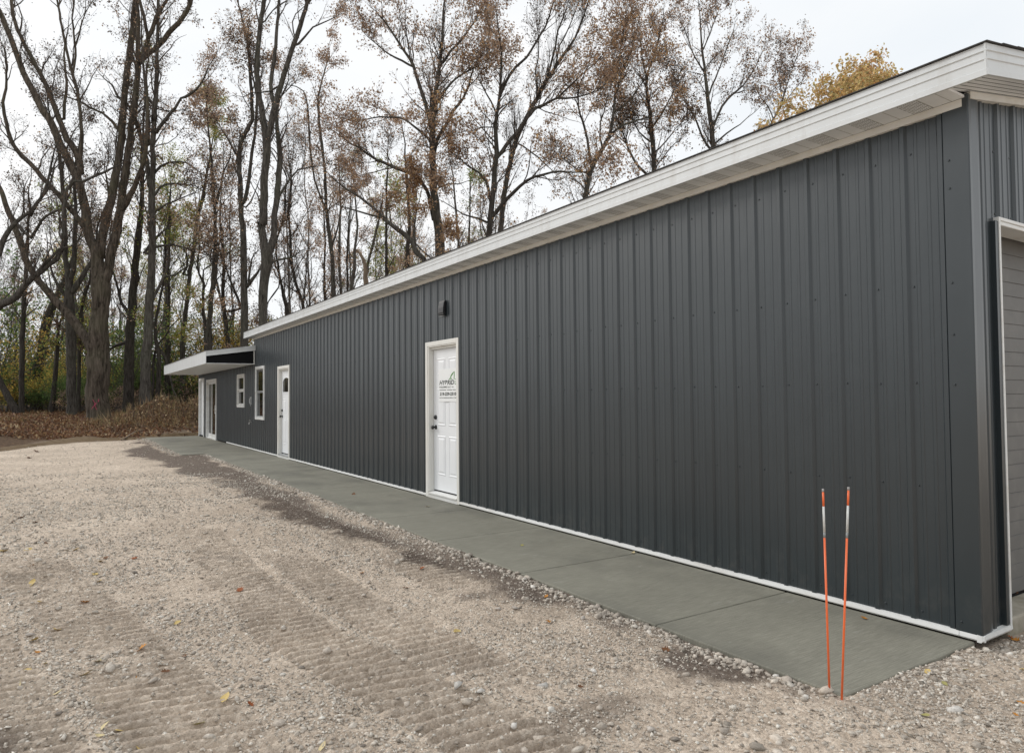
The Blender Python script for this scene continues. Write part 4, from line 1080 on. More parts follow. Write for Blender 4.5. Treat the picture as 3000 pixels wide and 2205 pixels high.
def traced(name, label, depth, stems, seed, bark='bark', cat='tree', extend=True, swing=.22, sides0=12, group=None, **kw):
    """stems: list of lists of (crop, x, y, width) ; the first is the trunk, the others start on an earlier stem"""
    t = Tree(seed); r = t.r; prev = None; base = None
    for si, st in enumerate(stems):
        px = []
        for (cr, pts) in st:
            ox, oy, sc = CROPS[cr]
            px += [(ox + p[0]/sc, oy + p[1]/sc, p[2]/sc) for p in pts]
        px = np.array(px, float)
        seglen = np.concatenate([[0], np.cumsum(np.hypot(*np.diff(px[:, :2], axis=0).T))])*depth/FPX
        if si == 0:
            d = depth + np.zeros(len(px)); d = d + (seglen*.0)
        else:
            allp = np.concatenate(prev); k = np.argmin((allp[:, 0] - px[0, 0])**2 + (allp[:, 1] - px[0, 1])**2)
            d = allp[k, 2] + (r.choice([-1, 1])*r.uniform(.3, 1)*swing)*seglen
        w3 = at(px[:, 0], px[:, 1], d); rad = px[:, 2]/FPX*d*.5
        if si == 0:
            x, y = w3[0, 0], w3[0, 1]; z = float(terrain(x, y))
            if extend and w3[0, 2] > z + .3:                     # the foot is hidden: carry the trunk down to the ground
                k = max(1, int((w3[0, 2] - z)/1.5)); add = []
                lean = (w3[0] - w3[1])/max(.5, (w3[0, 2] - w3[1, 2])*-1)*.4
                for i in range(k, 0, -1):
                    f = i/k; dz = (w3[0, 2] - z + .15)*f
                    add.append(((w3[0, 0] + lean[0]*dz*-.0), w3[0, 1], w3[0, 2] - dz, rad[0]*(1 + .22*f)))
                w4 = np.vstack([np.array(add), np.column_stack([w3, rad])])
            else:
                w4 = np.column_stack([w3, rad]); w4[0, 2] = min(w4[0, 2], z - .1)
            base = (float(w4[0, 0]), float(w4[0, 1]), z)
        else:
            w4 = np.column_stack([w3, rad])
            q_ = np.concatenate([l for l in t.lines]); j_ = np.argmin(((q_[:, :3] - w3[0])**2).sum(1))
            if np.linalg.norm(q_[j_, :3] - w3[0]) > .05: w4 = np.vstack([np.append(q_[j_, :3], min(rad[0]*1.1, q_[j_, 3]*.9)), w4])
        # carry stems that leave the frame on upwards
        if px[-1, 1] < 5:
            dirv = norm(w4[-1, :3] - w4[-2, :3]); rr = w4[-1, 3]
            for i in range(1, 5): w4 = np.vstack([w4, np.append(w4[-1, :3] + norm(dirv + r.normal(0, .12, 3))*min(1.1, 14*rr + .4), max(.008, rr*(1 - .24*i)))])
        elif not kw.get('bare'):
            dirv = norm(w4[-1, :3] - w4[-2, :3]); rr = w4[-1, 3]; m_n = 4 if rr > .03 else 2
            for i in range(1, m_n + 1): w4 = np.vstack([w4, np.append(w4[-1, :3] + norm(dirv + r.normal(0, .16, 3) + np.array([0, 0, .12]))*min(.9, 10*rr + .2), max(.007, rr*(1 - .95*i/m_n)))])
        L = catmull(w4, .45); L[1:-1, :3] += r.normal(0, .012, (len(L) - 2, 3)) + L[1:-1, 3:4]*r.normal(0, .07, (len(L) - 2, 3)); L[:, 3] = np.maximum(L[:, 3], .008)
        rm = L[:, 3].max(); t.add_trunk(L, sides0 if rm > .2 else (9 if rm > .09 else 6), .045)
        prev = (prev or []) + [np.column_stack([px[:, 0], px[:, 1], d])]
    if kw.pop('bare', False) is False: t.branch_out(**kw)
    return t, t.finish(name, base, label, cat, bark, group)

c1, c2, c3, c4, q1, q2, q3, q4, q5 = [(lambda k: (lambda *p: (k, p)))(k) for k in ('C1', 'C2', 'C3', 'C4', 'Q1', 'Q2', 'Q3', 'Q4', 'Q5')]

# the great multi-stemmed tree at the left
tA, eA = traced('shaggy_tree', 'huge multi stemmed tree with shaggy bark and a pink paint mark', 36, [
    [c4((645, 1228, 190), (646, 1190, 165), (648, 1120, 148), (645, 1000, 142), (645, 900, 146), (642, 800, 146), (640, 710, 140), (652, 600, 122), (655, 500, 112), (662, 400, 118), (664, 300, 124)), q2((1050, 1400, 140), (1040, 1300, 125), (1000, 1200, 112), (960, 1100, 105), (935, 950, 98), (900, 700, 94), (850, 500, 90), (760, 300, 86), (680, 150, 82), (612, 0, 80)), q1((560, 1350, 76), (430, 1130, 72), (330, 950, 66), (250, 780, 62), (170, 560, 58), (100, 380, 56), (30, 200, 54), (-50, 40, 50))],
    [q2((875, 400, 80), (850, 280, 78), (825, 180, 75), (760, 70, 72)), q1((720, 1500, 70), (640, 1280, 62), (560, 1080, 56), (500, 920, 52), (420, 760, 48), (330, 600, 46), (260, 470, 44), (195, 330, 42), (150, 220, 40), (130, 100, 37), (128, -70, 33))],
    [q2((855, 230, 55), (872, 90, 45), (882, 0, 42)), q1((872, 1300, 38), (850, 1080, 37), (812, 900, 36), (782, 800, 34), (742, 650, 31), (700, 450, 29), (662, 280, 27), (640, 150, 25), (610, -30, 22))],
    [q1((782, 800, 28), (812, 600, 25), (802, 450, 23), (782, 200, 19), (800, -20, 15))],
    [q1((808, 500, 22), (850, 380, 19), (885, 250, 15), (930, 120, 11), (1000, 10, 8))],
    [q1((690, 1280, 34), (692, 1100, 32), (715, 950, 30), (710, 800, 24), (690, 600, 20), (700, 480, 14))],
    [q2((1070, 1290, 110), (1090, 1180, 96), (1115, 1000, 94), (1170, 800, 90), (1230, 500, 84), (1272, 250, 78), (1310, 0, 74)), q1((1320, 1300, 72), (1336, 1050, 69), (1352, 900, 68), (1372, 700, 68), (1402, 500, 68), (1432, 300, 68), (1452, 100, 68), (1462, -80, 64))],
    [q2((1110, 1590, 120), (1150, 1480, 105), (1202, 1250, 100), (1262, 1000, 96), (1290, 800, 86), (1312, 600, 80), (1342, 400, 76), (1372, 200, 74), (1402, 0, 72)), q1((1412, 1350, 68), (1440, 1150, 64), (1470, 950, 62), (1490, 750, 58), (1482, 500, 52), (1488, 300, 44), (1480, 100, 38), (1470, -60, 32))],
    [q2((1330, 760, 75), (1400, 640, 62), (1482, 450, 54), (1540, 300, 50), (1562, 190, 46)), q1((1580, 1400, 38), (1590, 1100, 30), (1572, 850, 24), (1600, 640, 16))],
    [q1((1495, 680, 52), (1560, 560, 48), (1602, 400, 52), (1660, 250, 48), (1722, 120, 38), (1810, -20, 32))],
    [q1((1592, 390, 38), (1540, 180, 36), (1498, -10, 34))],
    [c1((910, 425, 34), (980, 352, 32), (1050, 300, 34), (1110, 220, 33), (1182, 150, 32), (1232, 70, 30), (1268, -20, 28))],
    [c4((600, 715, 78), (565, 650, 66), (520, 580, 62), (442, 490, 58), (368, 405, 52), (288, 320, 47), (225, 235, 43), (170, 130, 41)), q2((170, 980, 62), (110, 850, 57), (60, 720, 52), (20, 600, 48), (-40, 490, 42))],
    [q2((905, 970, 66), (860, 895, 60), (750, 770, 58), (640, 640, 57), (560, 560, 56), (450, 430, 54), (330, 290, 50), (200, 170, 47), (110, 20, 44)), q1((70, 1330, 38), (40, 1230, 35), (30, 1100, 31), (60, 950, 27), (70, 800, 22), (60, 600, 16))],
    [q1((1290, 1420, 34), (1210, 1310, 30), (1100, 1220, 26), (980, 1160, 22), (860, 1090, 18), (740, 1050, 13), (640, 1000, 9))],
    [q2((1150, 900, 26), (1165, 700, 26), (1160, 540, 22))],
], 11, bark='bark_shag', sides0=18, swing=.16, lv1=.62, len1=2.8, lv2=.42, len2=1.1, leaf=6000, size=.12, pal=DULL, clump=2.6, up=.4, lo=.22)
# pink paint mark on its trunk
pm = Tree(3); 
def bark_pt(px, py):
    d = 36 - .58; return at(px, py, d)
PL = []
for seg in ([(272, 1170), (277, 1182), (282, 1196)], [(286, 1172), (280, 1184), (272, 1194)], [(279, 1178), (280, 1190), (284, 1200)], [(285, 1168), (283, 1180)], [(270, 1198), (276, 1190)]):
    P3 = np.array([bark_pt(*p) for p in seg]); L = np.column_stack([P3, np.full(len(P3), .009)]); PL.append(catmull(L, .06))
for L in PL:
    c_ = np.array([tA.lines[0][np.argmin(np.abs(tA.lines[0][:, 2] - z)), :2] for z in L[:, 2]]); rr = np.array([tA.lines[0][np.argmin(np.abs(tA.lines[0][:, 2] - z)), 3] for z in L[:, 2]])
    dv = L[:, :2] - c_; dv[:] = dv - 0; lat = dv @ np.array([FWD[1], -FWD[0]]); dep = -np.sqrt(np.maximum(rr**2 - lat**2, .01))*1.03
    L[:, 0] = c_[:, 0] + FWD[1]*lat + FWD[0]*dep; L[:, 1] = c_[:, 1] - FWD[0]*lat + FWD[1]*dep
    pm.add_trunk(L, 6, 0)
b_ = np.array(eA.location)
link_mesh('paint_mark', np_mesh('paint_mark', np.concatenate(pm.tv) - b_, np.concatenate(pm.tq)), eA, [M['pink']])

traced('forest_tree', 'tall tree whose trunk splits in two just left of the huge shaggy tree', 38, [
    [c4((478, 1190, 70), (472, 1000, 58), (468, 800, 60), (466, 600, 62), (458, 420, 64)), q2((735, 1500, 56), (702, 1300, 54), (700, 1100, 50), (690, 900, 48), (680, 700, 43), (660, 400, 38), (640, 200, 34), (600, 60, 27)), q1((560, 1380, 22), (520, 1150, 16))],
    [q2((745, 1570, 66), (790, 1440, 56), (800, 1200, 49), (810, 1000, 45), (822, 800, 40), (800, 550, 35), (800, 420, 30), (820, 250, 22))],
    [c4((480, 345, 40), (540, 250, 32), (600, 150, 26), (640, 40, 18))], [c4((455, 400, 30), (400, 330, 22), (350, 240, 16), (330, 150, 10))],
], 12, lv1=.55, len1=2.8, leaf=3200, size=.11, pal=DULL, lo=.35, clump=2.5)
traced('forest_tree', 'tree reaching in from the left edge with a long limb rising rightwards', 34, [
    [('P', ((-55, 1225, 36), (-50, 1100, 31), (-42, 980, 29), (-20, 915, 25), (0, 893, 23))), c4((100, 380, 44), (200, 268, 37), (320, 175, 32), (410, 60, 28)), q2((720, 560, 33), (900, 480, 27), (1050, 415, 28), (1200, 345, 22), (1300, 300, 12))],
    [('P', ((-42, 980, 24), (-30, 860, 20), (-5, 740, 17), (30, 670, 14), (85, 620, 11), (130, 560, 8), (150, 480, 6)))],
    [q2((320, 850, 40), (410, 700, 34), (500, 590, 28), (560, 450, 22), (590, 300, 14))],
    [q2((330, 1090, 36), (400, 980, 32), (500, 850, 28), (640, 790, 24), (760, 750, 16))],
    [q2((390, 1470, 36), (480, 1370, 34), (560, 1290, 30), (640, 1210, 24), (760, 1180, 14))],
], 13, lv1=.5, len1=2.8, leaf=3000, size=.11, pal=DULL, lo=.3)
traced('forest_tree', 'straight dark tree leaning right behind the huge shaggy tree', 40, [
    [c4((848, 1160, 78), (846, 1000, 66), (850, 800, 62), (856, 600, 58), (870, 450, 55), (886, 250, 50), (898, 120, 46)), q2((1500, 1000, 62), (1520, 800, 50), (1530, 500, 40), (1525, 200, 32), (1540, -100, 22), (1560, -400, 14))],
    [c4((860, 500, 30), (800, 420, 22), (770, 300, 16), (740, 200, 10))], [c4((850, 680, 26), (770, 700, 18), (720, 720, 10))],
], 14, bark='bark_dark', lv1=.5, len1=2.6, leaf=4500, size=.13, pal=YGREEN + DULL, lo=.25)
traced('forest_tree', 'tall grey trunk with arching side branches behind the leafy mound', 37, [
    [c4((955, 1140, 92), (955, 1000, 72), (960, 800, 68), (978, 550, 60)), q3((535, 1640, 78), (535, 1300, 78), (530, 1000, 73), (540, 800, 64), (545, 600, 55), (542, 400, 56), (555, 200, 48), (560, 0, 42)), c1((1012, 800, 38), (1030, 600, 31), (1035, 400, 27), (1040, 200, 23), (1042, -30, 20))],
    [q3((508, 900, 52), (482, 650, 44), (442, 480, 43), (390, 300, 40), (340, 140, 36), (280, 40, 29), (200, -40, 24)), c1((840, 690, 19), (775, 640, 16), (740, 560, 11), (690, 520, 7))],
    [q3((578, 330, 44), (680, 180, 38), (780, 60, 31), (850, -40, 26)), c1((1222, 640, 20), (1292, 590, 16), (1345, 510, 12), (1372, 440, 8))],
    [q3((492, 450, 44), (490, 200, 38), (470, 0, 30)), c1((960, 600, 18), (940, 400, 13), (930, 200, 9))],
    [q3((560, 760, 30), (622, 690, 26), (720, 652, 23), (840, 640, 19), (960, 680, 13), (1060, 770, 9))],
    [q3((570, 990, 30), (622, 912, 27), (682, 880, 25), (850, 880, 19), (1000, 900, 13), (1090, 960, 8))],
    [q3((580, 1165, 24), (700, 1092, 19), (850, 1030, 15), (1000, 960, 9))],
    [q3((565, 1560, 30), (640, 1540, 26), (760, 1530, 22), (880, 1560, 18), (980, 1600, 12))],
    [q4((80, 330, 40), (140, 250, 34), (230, 150, 28), (290, 95, 20), (350, 60, 10))],
    [c4((1000, 420, 22), (1080, 250, 20), (1150, 240, 16), (1230, 180, 10))],
], 15, lv1=.48, len1=2.8, leaf=7500, size=.12, pal=RUSSET + DULL, lo=.3, clump=2.4)
traced('forest_tree', 'pair of thin stems right of the tall grey trunk, by the canopy tip', 38, [
    [c4((1035, 1120, 34), (1042, 950, 32), (1048, 800, 30), (1030, 700, 26), (1020, 560, 22), (1050, 420, 18), (1075, 250, 15), (1090, 60, 12))],
    [c4((1000, 1110, 20), (1010, 950, 18), (1012, 800, 16), (1035, 700, 14), (1090, 640, 10))], [c4((1045, 720, 22), (1090, 780, 20), (1120, 900, 14))],
], 16, bark='bark_dark', lv1=.5, leaf=3500, size=.12, pal=RUSSET + YGREEN, lo=.3, swing=.08)
traced('forest_tree', 'slim leaning trunk rising behind the canopy, green leaves low on it', 46, [
    [q4((500, 1180, 55), (520, 1050, 50), (545, 880, 46), (562, 650, 44), (590, 450, 42), (620, 250, 38), (640, 50, 35)), q3((1020, 1250, 42), (1085, 1000, 38), (1120, 800, 28), (1160, 600, 20), (1190, 380, 12))],
    [q4((500, 560, 30), (540, 480, 26), (550, 400, 22), (510, 280, 16), (500, 180, 10))],
], 17, lv1=.5, leaf=4500, size=.13, pal=YGREEN, lo=.2)
traced('forest_tree', 'thin forked trunk above the canopy with tufts of rusty leaves', 42, [
    [q4((775, 1380, 74), (786, 1100, 60), (800, 850, 57), (830, 600, 54), (846, 300, 50), (850, 60, 44)), q3((1210, 1450, 42), (1215, 1300, 38), (1200, 1000, 34), (1180, 700, 29), (1160, 450, 23), (1130, 200, 18), (1120, 0, 13)), c1((1370, 560, 6))],
    [q3((1228, 1090, 30), (1270, 900, 25), (1300, 750, 21), (1370, 600, 15), (1392, 420, 9))],
    [q4((855, 600, 26), (870, 400, 22), (890, 200, 16), (905, 60, 10))],
    [q4((840, 610, 20), (870, 700, 20), (905, 850, 20))],
], 18, lv1=.5, leaf=5500, size=.13, pal=RUSSET, lo=.35, clump=3.2)
traced('forest_tree', 'crooked slim grey trunk left of the thin forked one', 44, [
    [q4((745, 1200, 36), (722, 1000, 34), (715, 800, 30), (722, 660, 28), (672, 560, 22), (660, 400, 18), (680, 250, 13), (660, 80, 9))],
    [q4((722, 670, 20), (720, 520, 16), (760, 480, 12), (820, 450, 7))],
], 19, lv1=.5, leaf=2600, size=.12, pal=YGREEN + RUSSET, lo=.3)
traced('forest_tree', 'dark thin trunk bending over the white canopy edge', 44, [
    [q4((985, 1340, 52), (965, 1100, 46), (940, 930, 42), (928, 700, 37), (940, 480, 33), (930, 250, 29), (902, 0, 24)), q3((1270, 1100, 14), (1290, 850, 9))],
    [q4((940, 960, 30), (900, 800, 26), (870, 650, 20), (855, 600, 14))],
    [q4((1120, 930, 30), (1060, 760, 26), (1000, 600, 22), (960, 480, 17), (905, 380, 10))],
], 20, bark='bark_dark', lv1=.5, leaf=3000, size=.12, pal=RUSSET + DULL, lo=.3)
traced('forest_tree', 'sturdy trunk forked high up, just left of the building end', 38, [
    [q4((1166, 1340, 88), (1160, 1100, 84), (1160, 850, 80), (1155, 600, 74), (1150, 300, 70), (1146, 60, 64)), q3((1500, 1300, 60), (1490, 1000, 57), (1480, 750, 50), (1472, 600, 45), (1492, 430, 48), (1550, 300, 44), (1610, 190, 40)), c1((1660, 690, 24), (1650, 550, 21), (1635, 330, 18), (1600, 150, 13), (1560, -10, 9))],
    [q3((1535, 1050, 46), (1580, 800, 39), (1610, 550, 35), (1640, 350, 32)), c1((1688, 760, 20), (1690, 640, 15), (1660, 480, 10))],
    [q3((1450, 580, 24), (1400, 480, 20), (1330, 360, 16), (1260, 240, 10))], [q3((1545, 1130, 20), (1600, 1060, 16), (1690, 830, 8))],
    [q4((1190, 700, 48), (1235, 630, 40), (1300, 545, 30), (1330, 500, 20))], [q4((1200, 640, 26), (1220, 520, 22), (1240, 400, 16), (1270, 330, 10))],
], 21, lv1=.45, len1=2.7, leaf=8500, size=.12, pal=RUSSET + DULL, lo=.42, clump=3.0)
traced('forest_tree', 'thick twin trunk splitting into three tall stems beside the building end', 36, [
    [q4((1350, 1120, 92), (1355, 900, 96), (1370, 700, 104), (1390, 520, 118), (1398, 380, 132), (1375, 250, 95), (1352, 130, 85), (1340, 0, 76)), c1((1728, 1500, 58), (1738, 1300, 55), (1745, 1100, 52), (1756, 950, 54), (1736, 800, 42), (1710, 650, 39), (1692, 480, 37), (1700, 300, 34), (1720, 120, 31), (1742, -30, 29))],
    [c1((1757, 935, 48), (1784, 830, 42), (1808, 700, 39), (1850, 560, 36), (1890, 430, 34), (1935, 300, 32), (1980, 170, 30), (2010, 60, 28), (2042, -30, 26))],
    [c1((1808, 705, 34), (1790, 620, 28), (1780, 560, 27), (1800, 450, 26), (1815, 300, 24), (1826, 150, 21), (1840, -30, 18))],
    [q4((1410, 340, 110), (1468, 200, 80), (1480, 0, 68)), c1((1825, 1300, 42), (1842, 1100, 38), (1838, 930, 34), (1822, 800, 24), (1835, 680, 14))],
    [c1((1968, 290, 18), (2010, 240, 15), (2060, 180, 11), (2180, 130, 7))], [c1((1850, 560, 16), (1780, 600, 12), (1720, 610, 9))],
    [q4((1440, 440, 34), (1520, 415, 30), (1620, 390, 24), (1700, 370, 18), (1760, 320, 10))], [c1((1840, 1290, 20), (1880, 1220, 16), (1960, 1120, 12), (2040, 1100, 8))],
], 22, bark='bark', lv1=.5, len1=2.8, leaf=5000, size=.11, pal=DULL + RUSSET, lo=.42, clump=2.6)
traced('forest_tree', 'thin bare trunk leaning left behind the white eave end', 42, [
    [q4((1625, 1000, 40), (1600, 880, 36), (1550, 640, 30), (1520, 450, 26), (1500, 250, 20)), c1((1870, 1420, 16), (1880, 1250, 12))],
    [q4((1540, 610, 16), (1530, 700, 16), (1480, 770, 18))],
], 23, bark='bark_dark', lv1=.5, leaf=1300, size=.11, pal=DULL, lo=.3)
traced('forest_tree', 'slender dark trunk curving above the eave, right of the twin trunk', 42, [
    [q4((1800, 930, 42), (1790, 860, 38), (1740, 740, 35), (1690, 560, 33), (1660, 330, 30), (1655, 150, 26)), c1((1900, 1380, 15), (1920, 1200, 11), (1900, 1050, 7))],
    [q4((1795, 870, 24), (1810, 700, 20), (1830, 500, 14))],
], 24, bark='bark_dark', lv1=.5, leaf=2200, size=.11, pal=RUSSET, lo=.3)
traced('forest_tree', 'tall thin rusty leaved trunk left of the leaning mossy limb', 40, [
    [q5((285, 1380, 54), (270, 1000, 48), (240, 700, 45), (205, 400, 40), (195, 150, 34), (190, 0, 30)), c1((2120, 950, 21), (2095, 700, 18), (2110, 580, 12), (2150, 430, 8))],
    [q5((200, 430, 24), (130, 250, 22), (80, 100, 20)), c1((2040, 950, 15), (2030, 750, 12), (2000, 600, 9), (1900, 560, 5))],
    [q5((255, 860, 26), (300, 700, 22), (340, 560, 16))],
], 25, lv1=.42, len1=2.5, leaf=6000, size=.12, pal=RUSSET, lo=.4, clump=3.0)
for k, (pts, lab) in enumerate((
    (q5((190, 1400, 28), (185, 1100, 25), (192, 800, 22), (180, 500, 18), (150, 200, 12)), 'slim straight sapling trunk close left of the rusty leaved one'),
    (q5((365, 1330, 32), (345, 1000, 29), (350, 700, 26), (360, 400, 21), (350, 150, 15)), 'slim straight sapling trunk close right of the rusty leaved one'),
    (q5((435, 1300, 28), (430, 900, 23), (445, 600, 18), (470, 300, 12)), 'very thin pole like trunk over the eave'),
    (q5((475, 1280, 52), (510, 1000, 38), (520, 800, 32), (540, 600, 27), (520, 350, 20), (500, 120, 14)), 'darker trunk behind the broken snag'),
    (q5((850, 1150, 40), (850, 850, 31), (850, 500, 27), (855, 200, 23), (870, -100, 15)), 'upright trunk crossing the leaning limb'),
    (q5((640, 1060, 30), (700, 820, 27), (750, 600, 22), (800, 420, 15)), 'thin trunk slanting right above the broken snag'),
    (q5((1075, 900, 48), (1100, 600, 38), (1085, 300, 34), (1070, 60, 30), (1050, -150, 20)), 'trunk standing left of the tall oak, behind it'),
    (q5((1630, 860, 30), (1605, 500, 26), (1580, 200, 20), (1560, 0, 12)), 'thin trunk right of the tall oak, between the two oaks'),
    (q5((1740, 800, 24), (1750, 500, 20), (1755, 200, 15), (1750, 0, 9)), 'second thin trunk between the two oaks, nearer the dark one'),
    (c4((145, 1140, 34), (142, 900, 32), (150, 600, 30), (168, 300, 26), (175, 150, 22), (185, -100, 16)), 'thin pole trunk near the left edge, ahead of the bushes'),
    (c4((335, 1180, 40), (350, 1000, 34), (372, 800, 30), (385, 600, 20), (420, 480, 12)), 'short crooked trunk among green bushes left of the huge tree'),
    (c4((250, 850, 60), (285, 700, 62), (310, 560, 60), (350, 430, 50), (400, 330, 36), (450, 200, 22)), 'thick trunk leaning right deep in the yellow bushes'),
    (c4((130, 1180, 50), (80, 1080, 45), (30, 1000, 42), (-20, 900, 36), (-60, 780, 26)), 'bent trunk leaning out of the frame at the lower left'),
    (c4((520, 960, 26), (520, 800, 25), (525, 600, 24), (545, 420, 20), (600, 250, 14)), 'slim trunk squeezed left of the huge tree'),
    (q4((345, 720, 34), (340, 480, 30), (345, 250, 27), (352, 30, 24), (360, -200, 16)), 'thin vertical trunk among the green leaves over the mound'),
    (c4((1100, 700, 26), (1105, 400, 24), (1110, 150, 20), (1120, -100, 14)), 'thin vertical trunk above the canopy tip'),
)):
    st = [pts]; dpt = [46, 47, 50, 45, 45, 46, 42, 44, 46, 38, 41, 47, 37, 40, 45, 46][k]
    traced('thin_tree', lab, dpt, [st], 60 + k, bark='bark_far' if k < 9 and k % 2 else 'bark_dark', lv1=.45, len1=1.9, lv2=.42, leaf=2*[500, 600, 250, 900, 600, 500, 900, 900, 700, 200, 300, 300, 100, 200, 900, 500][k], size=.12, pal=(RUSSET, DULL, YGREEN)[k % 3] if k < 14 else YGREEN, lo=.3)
# broken snag
traced('broken_snag', 'pale snapped dead trunk standing over the eave', 36, [
    [q5((640, 1260, 66), (632, 1150, 60), (622, 1000, 46)), ], [q5((622, 1010, 44), (600, 950, 42), (565, 895, 36), (530, 850, 22))], [q5((615, 1000, 34), (622, 960, 16))]], 90, bark='deadwood', cat='dead tree', bare=True, swing=.05)
# oaks over the roof
traced('oak_tree', 'tall oak with rusty leaves and a wide round crown over the roof', 34, [
    [c2((648, 1620, 66), (622, 1400, 58), (606, 1250, 48), (600, 1050, 44), (598, 920, 46), (600, 800, 36), (610, 680, 32), (635, 520, 26), (650, 400, 24), (665, 250, 19), (670, 100, 14), (682, -20, 11))],
    [c2((595, 850, 34), (575, 760, 28), (540, 640, 27), (500, 520, 25), (470, 430, 22), (380, 280, 16), (290, 150, 12), (230, 80, 7))],
    [c2((618, 950, 30), (645, 890, 26), (690, 822, 24), (740, 730, 22), (800, 650, 18), (840, 560, 15), (870, 450, 11), (950, 380, 7))],
    [c2((614, 690, 22), (660, 630, 18), (720, 550, 15), (800, 490, 11), (890, 440, 7))],
    [c2((655, 425, 20), (720, 340, 18), (800, 250, 14), (870, 150, 10), (930, 40, 7))],
    [c2((610, 1440, 34), (585, 1330, 29), (560, 1250, 27), (480, 1160, 25), (350, 1103, 23), (230, 1050, 19), (110, 970, 14), (40, 930, 9))],
    [c2((592, 930, 22), (530, 870, 18), (470, 820, 15), (380, 775, 12), (250, 770, 10), (120, 790, 6))],
    [c2((475, 440, 16), (400, 400, 14), (300, 350, 10), (200, 265, 7))], [c2((630, 1240, 12), (700, 1215, 10), (780, 1210, 7))],
], 31, lv1=.30, len1=3.1, lv2=.33, len2=1.1, lv3=.13, leaf=16000, size=.13, pal=RUSSET, lo=.42, clump=1.1, up=.3)
traced('oak_tree', 'dark forked oak with a long low limb stretching right over the roof', 33, [
    [c2((968, 1580, 44), (985, 1400, 42), (1000, 1250, 40), (1010, 1100, 38), (1020, 1000, 34), (1016, 850, 30), (1022, 750, 26), (1040, 640, 22), (1050, 500, 18), (1055, 350, 15), (1040, 220, 12), (1020, 90, 7))],
    [c2((1042, 640, 20), (1090, 530, 20), (1150, 440, 18), (1220, 380, 16), (1280, 280, 14), (1340, 180, 12), (1390, 50, 10), (1412, -20, 8))],
    [c2((1030, 1035, 29), (1090, 950, 27), (1160, 870, 27), (1220, 780, 27), (1280, 712, 23), (1340, 688, 20), (1420, 650, 16), (1550, 645, 12), (1680, 600, 7))],
    [c2((1425, 648, 14), (1500, 570, 12), (1600, 480, 9), (1700, 390, 6))],
    [c2((995, 1430, 28), (1060, 1340, 26), (1140, 1262, 24), (1220, 1192, 20), (1320, 1150, 16), (1440, 1130, 12), (1540, 1140, 7))],
    [c2((985, 1330, 24), (950, 1190, 20), (900, 1130, 15), (830, 1090, 9))], [c2((1018, 740, 14), (985, 670, 13), (955, 620, 11), (915, 540, 7))],
    [c2((1010, 840, 10), (930, 835, 8), (860, 860, 5))], [c2((960, 1460, 16), (900, 1440, 14), (800, 1410, 9))],
], 32, bark='bark_dark', lv1=.32, len1=2.9, lv2=.33, len2=1.05, leaf=11500, lv3=.14, size=.135, pal=ORANGE + RUSSET, lo=.4, clump=1.3, up=.3)
traced('oak_tree', 'grey trunk leaning right into fine bare upswept twigs over the roof', 36, [
    [c2((1045, 1560, 38), (1060, 1400, 36), (1085, 1200, 34), (1110, 1080, 32), (1140, 960, 32), (1182, 850, 30), (1240, 740, 30), (1290, 640, 28), (1340, 550, 26), (1400, 460, 22), (1470, 350, 18), (1540, 250, 14), (1592, 120, 11), (1632, -10, 8))],
    [c2((1350, 540, 18), (1400, 350, 14), (1430, 200, 11), (1480, 60, 7))], [c2((1405, 455, 14), (1440, 300, 11), (1500, 180, 8), (1560, 20, 6))], [c2((1150, 940, 12), (1250, 1000, 10), (1350, 1090, 7))],
    [c2((1300, 620, 12), (1280, 480, 10), (1300, 330, 8), (1290, 200, 5))],
], 33, lv1=.22, len1=2.6, lv2=.3, leaf=3500, size=.11, pal=DULL, lo=.45, up=.6, wig=.13)
traced('oak_tree', 'spreading oak with bronze leaves in the middle of the roof line', 36, [
    [c2((1608, 1320, 36), (1635, 1150, 36), (1670, 1062, 34), (1720, 980, 30), (1765, 890, 26), (1790, 760, 20), (1802, 650, 18), (1850, 480, 14), (1920, 300, 10), (1962, 140, 6))],
    [c2((1645, 1080, 20), (1620, 920, 18), (1590, 800, 16), (1560, 700, 12), (1570, 560, 9), (1620, 450, 6))], [c2((1765, 890, 16), (1850, 830, 14), (1950, 790, 11), (2040, 770, 7))],
    [c2((1797, 740, 13), (1900, 660, 11), (1980, 550, 7))], [c2((1800, 660, 12), (1820, 450, 10), (1850, 250, 8), (1880, 80, 5))], [c2((1640, 1150, 14), (1560, 1120, 10), (1480, 1060, 6))],
    [c2((1720, 985, 14), (1700, 850, 12), (1740, 700, 8))],
], 34, lv1=.28, len1=3.0, lv2=.33, len2=1.05, leaf=9500, lv3=.14, size=.13, pal=ORANGE + RUSSET, lo=.35, clump=1.2)
traced('oak_tree', 'upright oak with thin dull leaves right of the bronze one', 38, [
    [c2((2062, 1150, 34), (2050, 950, 32), (2030, 750, 28), (2015, 620, 22), (2010, 500, 16), (2050, 400, 12), (2090, 250, 10), (2122, 110, 6))],
    [c2((2055, 1180, 20), (1960, 1100, 18), (1900, 1000, 15), (1850, 860, 10))], [c2((2040, 850, 16), (2110, 750, 12), (2180, 620, 9), (2230, 480, 6))], [c2((2012, 520, 13), (1980, 380, 10), (1960, 200, 6))],
    [c2((2048, 940, 14), (1960, 870, 12), (1900, 740, 8))], [c2((2060, 1010, 14), (2140, 930, 10), (2200, 850, 6))],
], 35, lv1=.28, len1=2.8, lv2=.33, len2=1.0, leaf=8000, size=.135, pal=RUSSET + DULL, lo=.35, clump=1.8)
